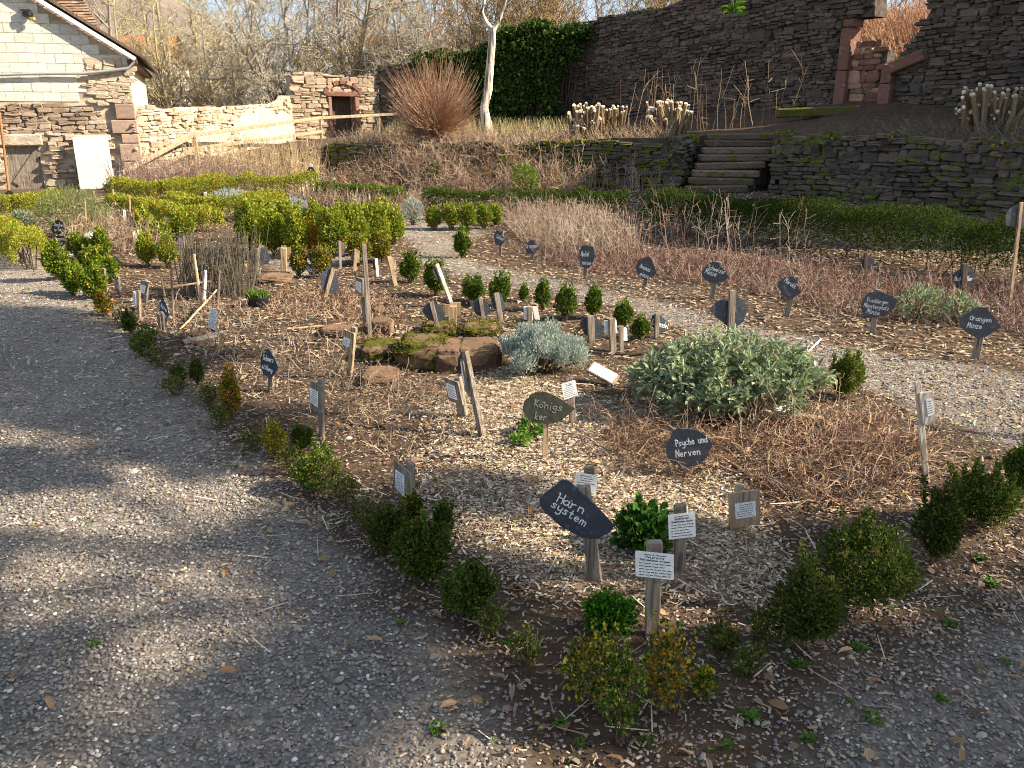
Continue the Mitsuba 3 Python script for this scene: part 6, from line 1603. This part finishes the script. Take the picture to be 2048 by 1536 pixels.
patchy = lambda f, s, lo: (lambda xy: np.clip(2.4 * meshkit.fbm(np.column_stack([xy * f, 0 * xy[:, 0]]), 3, s) - .7, lo, 1))
BROWN = [(.21, .15, .105), (.29, .215, .15), (.14, .10, .072), (.39, .305, .215), (.10, .07, .05), (.47, .385, .29)]
litter('leaf_mould', 'small brown bits of bark, straw and leaves on the near bed', 'plant litter', 60000, (-4, 4, 1.4, 5.6), (.008, .03), (.003, .010), BROWN, CHIP)
litter('far_leaf_mould', 'brown plant litter on the farther beds and path edges', 'plant litter', 90000, (-9, 9, 5.6, 15), (.02, .06), (.008, .02), BROWN + [(.50, .38, .25)], CHIP)
litter('fallen_leaves', 'curled brown fallen leaves scattered on the ground', 'leaves', 2600, (-5, 5.5, 1.4, 8), (.03, .065), (.018, .032), [(.34, .21, .12), (.42, .29, .17), (.26, .16, .10), (.36, .30, .24)], LEAF6, .01, False, 1.0, .4, lambda xy: np.where(gravelness(xy[:, 0], xy[:, 1]) > .8, .18, 1))
litter('straw', 'pale straw and stem pieces lying on the bed', 'straw', 1500, (-4, 4.5, 1.8, 7), (.05, .18), (.003, .006), [(.50, .42, .31), (.38, .29, .20), (.62, .54, .42)], CHIP, .012, True, 1.6, .12)
litter('ground_leaves', 'leaf litter and stones at the foot of the dark retaining wall', 'plant litter', 16000, (3, 10, 9.5, 20), (.03, .08), (.015, .035), BROWN + [(.46, .36, .27)], CHIP)
litter('bank_litter', 'brown leaves and twigs lying on the earth bank and the far beds', 'plant litter', 26000, (-9, 4, 14, 22.4), (.04, .1), (.015, .04), BROWN + [(.46, .37, .27)], CHIP)
litter('path_litter', 'straw coloured litter strewn over the middle path', 'plant litter', 30000, (-4, 8, 3.2, 12), (.015, .05), (.006, .015), [(.46, .38, .25), (.38, .30, .19), (.55, .47, .33), (.26, .2, .13)], CHIP, .008, False, 1.4, .2, lambda xy: cover(MID_PATH, xy[:, 0], xy[:, 1], .4) * .8)
litter('path_weeds', 'low green weeds and moss in the middle path', 'weeds', 15000, (-6, 8, 3.2, 13), (.02, .055), (.008, .016), [(.17, .22, .035), (.24, .27, .05), (.12, .17, .03), (.32, .30, .07)], LEAF4, .004, False, .5, .9, lambda xy: np.where((cover(MID_PATH, xy[:, 0], xy[:, 1], .35) > .25), .55, .05) * np.clip(3 * meshkit.fbm(np.column_stack([xy * 1.7, 0 * xy[:, 0]]), 3, 8) - 1.1, 0, 1))
litter('small_weeds', 'scattered small green weed seedlings on the near ground', 'weeds', 7000, (-3.5, 4, 1.4, 7), (.012, .03), (.007, .013), [(.075, .15, .025), (.11, .20, .035), (.05, .11, .02)], LEAF4, .004, True, .8, .6, patchy(2.0, 12, .02))
# rosettes and tufts, each of them a plant one can point at
spots = [(1500, 1435, .05), (1720, 1300, .05), (1745, 1440, .045), (1600, 1335, .05), (1480, 1345, .035), (870, 1462, .045), (1160, 1490, .05), (1455, 1500, .06), (1585, 1330, .04), (1985, 1170, .06), (1960, 1120, .05), (1010, 1290, .03), (800, 1250, .03), (470, 935, .03), (480, 880, .03), (455, 965, .03), (190, 1290, .03), (1290, 1490, .05), (1620, 1480, .04), (1700, 1410, .035), (1125, 1450, .04), (1900, 1250, .045), (1880, 1400, .035), (2010, 1330, .04)]
for i, (u, v, L) in enumerate(spots):
    p = ground(u, v); n = 26; a = rng.uniform(0, 6.28, n)
    grassy = i % 4 == 3 or v > 1480
    add(thing('weed_rosette', 'small green weed plant growing in the gravelly ground', 'weed', 'green weed rosettes on the near ground'), None,
        blades(np.tile(p + [0, 0, .004], (n, 1)) + R(n, 3) * [.012, .012, 0], unit(np.stack([np.cos(a), np.sin(a), rng.uniform(.2, 1.6 if grassy else .6, n)], 1)), R(n, 3) * .3 + [0, 0, 1], rng.uniform(.35, .75, n) * L, .7 * L * (.12 if grassy else .36), pick([(.07, .15, .025), (.10, .20, .035), (.14, .22, .045)], n), LEAF4 if grassy else LEAF6), 'leaf')

# ---------------------------------------------------------------- tall trees right of the frame: their thin crowns throw the dappled shade
def from_shadow(x, y, z):                                # where a leaf hangs whose shadow falls on the ground at x, y
    k = z / SUN[2]
    return np.array([x + SUN[0] * k, y + SUN[1] * k, z])


def shade_tree(label, foot, hgt, parts, seed, name='ivy_clad_tree'):
    """parts: (outline of the shade on the ground, clump spacing, clump radius, leaves per clump, share of clumps kept)"""
    global rng
    keep, rng = rng, np.random.default_rng(seed)
    a, b = branching(int(foot[0] * 10) % 97, hgt, 1, .22, nkids=(12, 7), lens=(.36, .36), lowest=.4)
    o = np.array([*foot, hz(*foot)])
    k = thing(name, label, 'tree')
    add(k, 'trunk', a.moved(None, o), 'matte', smooth=True)
    add(k, 'branches', b.moved(None, o), 'matte')
    ms = []
    for outline, gap, r, n, share in parts:
        poly = Polygon(outline)
        x0, y0, x1, y1 = poly.bounds
        for x in np.arange(x0, x1, gap * 1.25):
            for y in np.arange(y0, y1, gap):
                xx, yy = x + R(1)[0] * gap * .45, y + R(1)[0] * gap * .45
                if rng.random() < share and poly.contains(shapely.Point(xx, yy)):
                    rr = r * rng.uniform(.7, 1.25)
                    ms.append(cloud(from_shadow(xx, yy, rng.uniform(6.8, 8.6)), (rr, rr, rr * .55), int(n * (rr / r) ** 2), .15, .10, DARKBOX, None, LEAF4, hollow=.05, lump=.8, up=.1))
    add(k, 'crown', join(ms), 'leaf')
    rng = keep


shade_tree('ivy-clad tree outside the frame at the right', (11.5, 1.0), 9, [([(-1.3, 3.5), (-.9, 4.2), (-2.2, 5.6), (-4.0, 7.3), (-7, 8.2), (-7, 4.6), (-3.4, 3.3)], .55, .46, 330, .9), ([(-3.4, 1.1), (.2, 1.1), (-.7, 3.0), (-1.5, 3.6), (-4, 3.4)], .66, .32, 300, .62)], 5)
shade_tree('second ivy-clad tree outside the frame at the right', (14.5, .2), 10, [([(.5, 1.1), (3.6, 1.1), (3.6, 2.6), (2.3, 3.0), (1.3, 2.6), (.3, 2.2)], .5, .42, 300, .9), ([(-.7, 2.2), (1.0, 2.2), (1.5, 3.0), (.6, 3.9), (-.9, 4.0)], .62, .32, 280, .5)], 6)


for g_ in {l['group'] for l in labels.values() if 'group' in l}:
    ks = [k for k, l in labels.items() if l.get('group') == g_]
    by = {}
    for k in ks: by.setdefault(labels[k]['label'], []).append(k)
    for lab, same in by.items():
        if len(same) > 1:
            def mid(k):
                part = next(x for x in scene if x == k or x.startswith(k + '__'))
                return float(pix(np.mean(meshkit.WRITTEN[scene[part]['filename']][0], axis=0))[0][0])
            count_off([(mid(k), k) for k in same], '# from the left of the ' + g_)
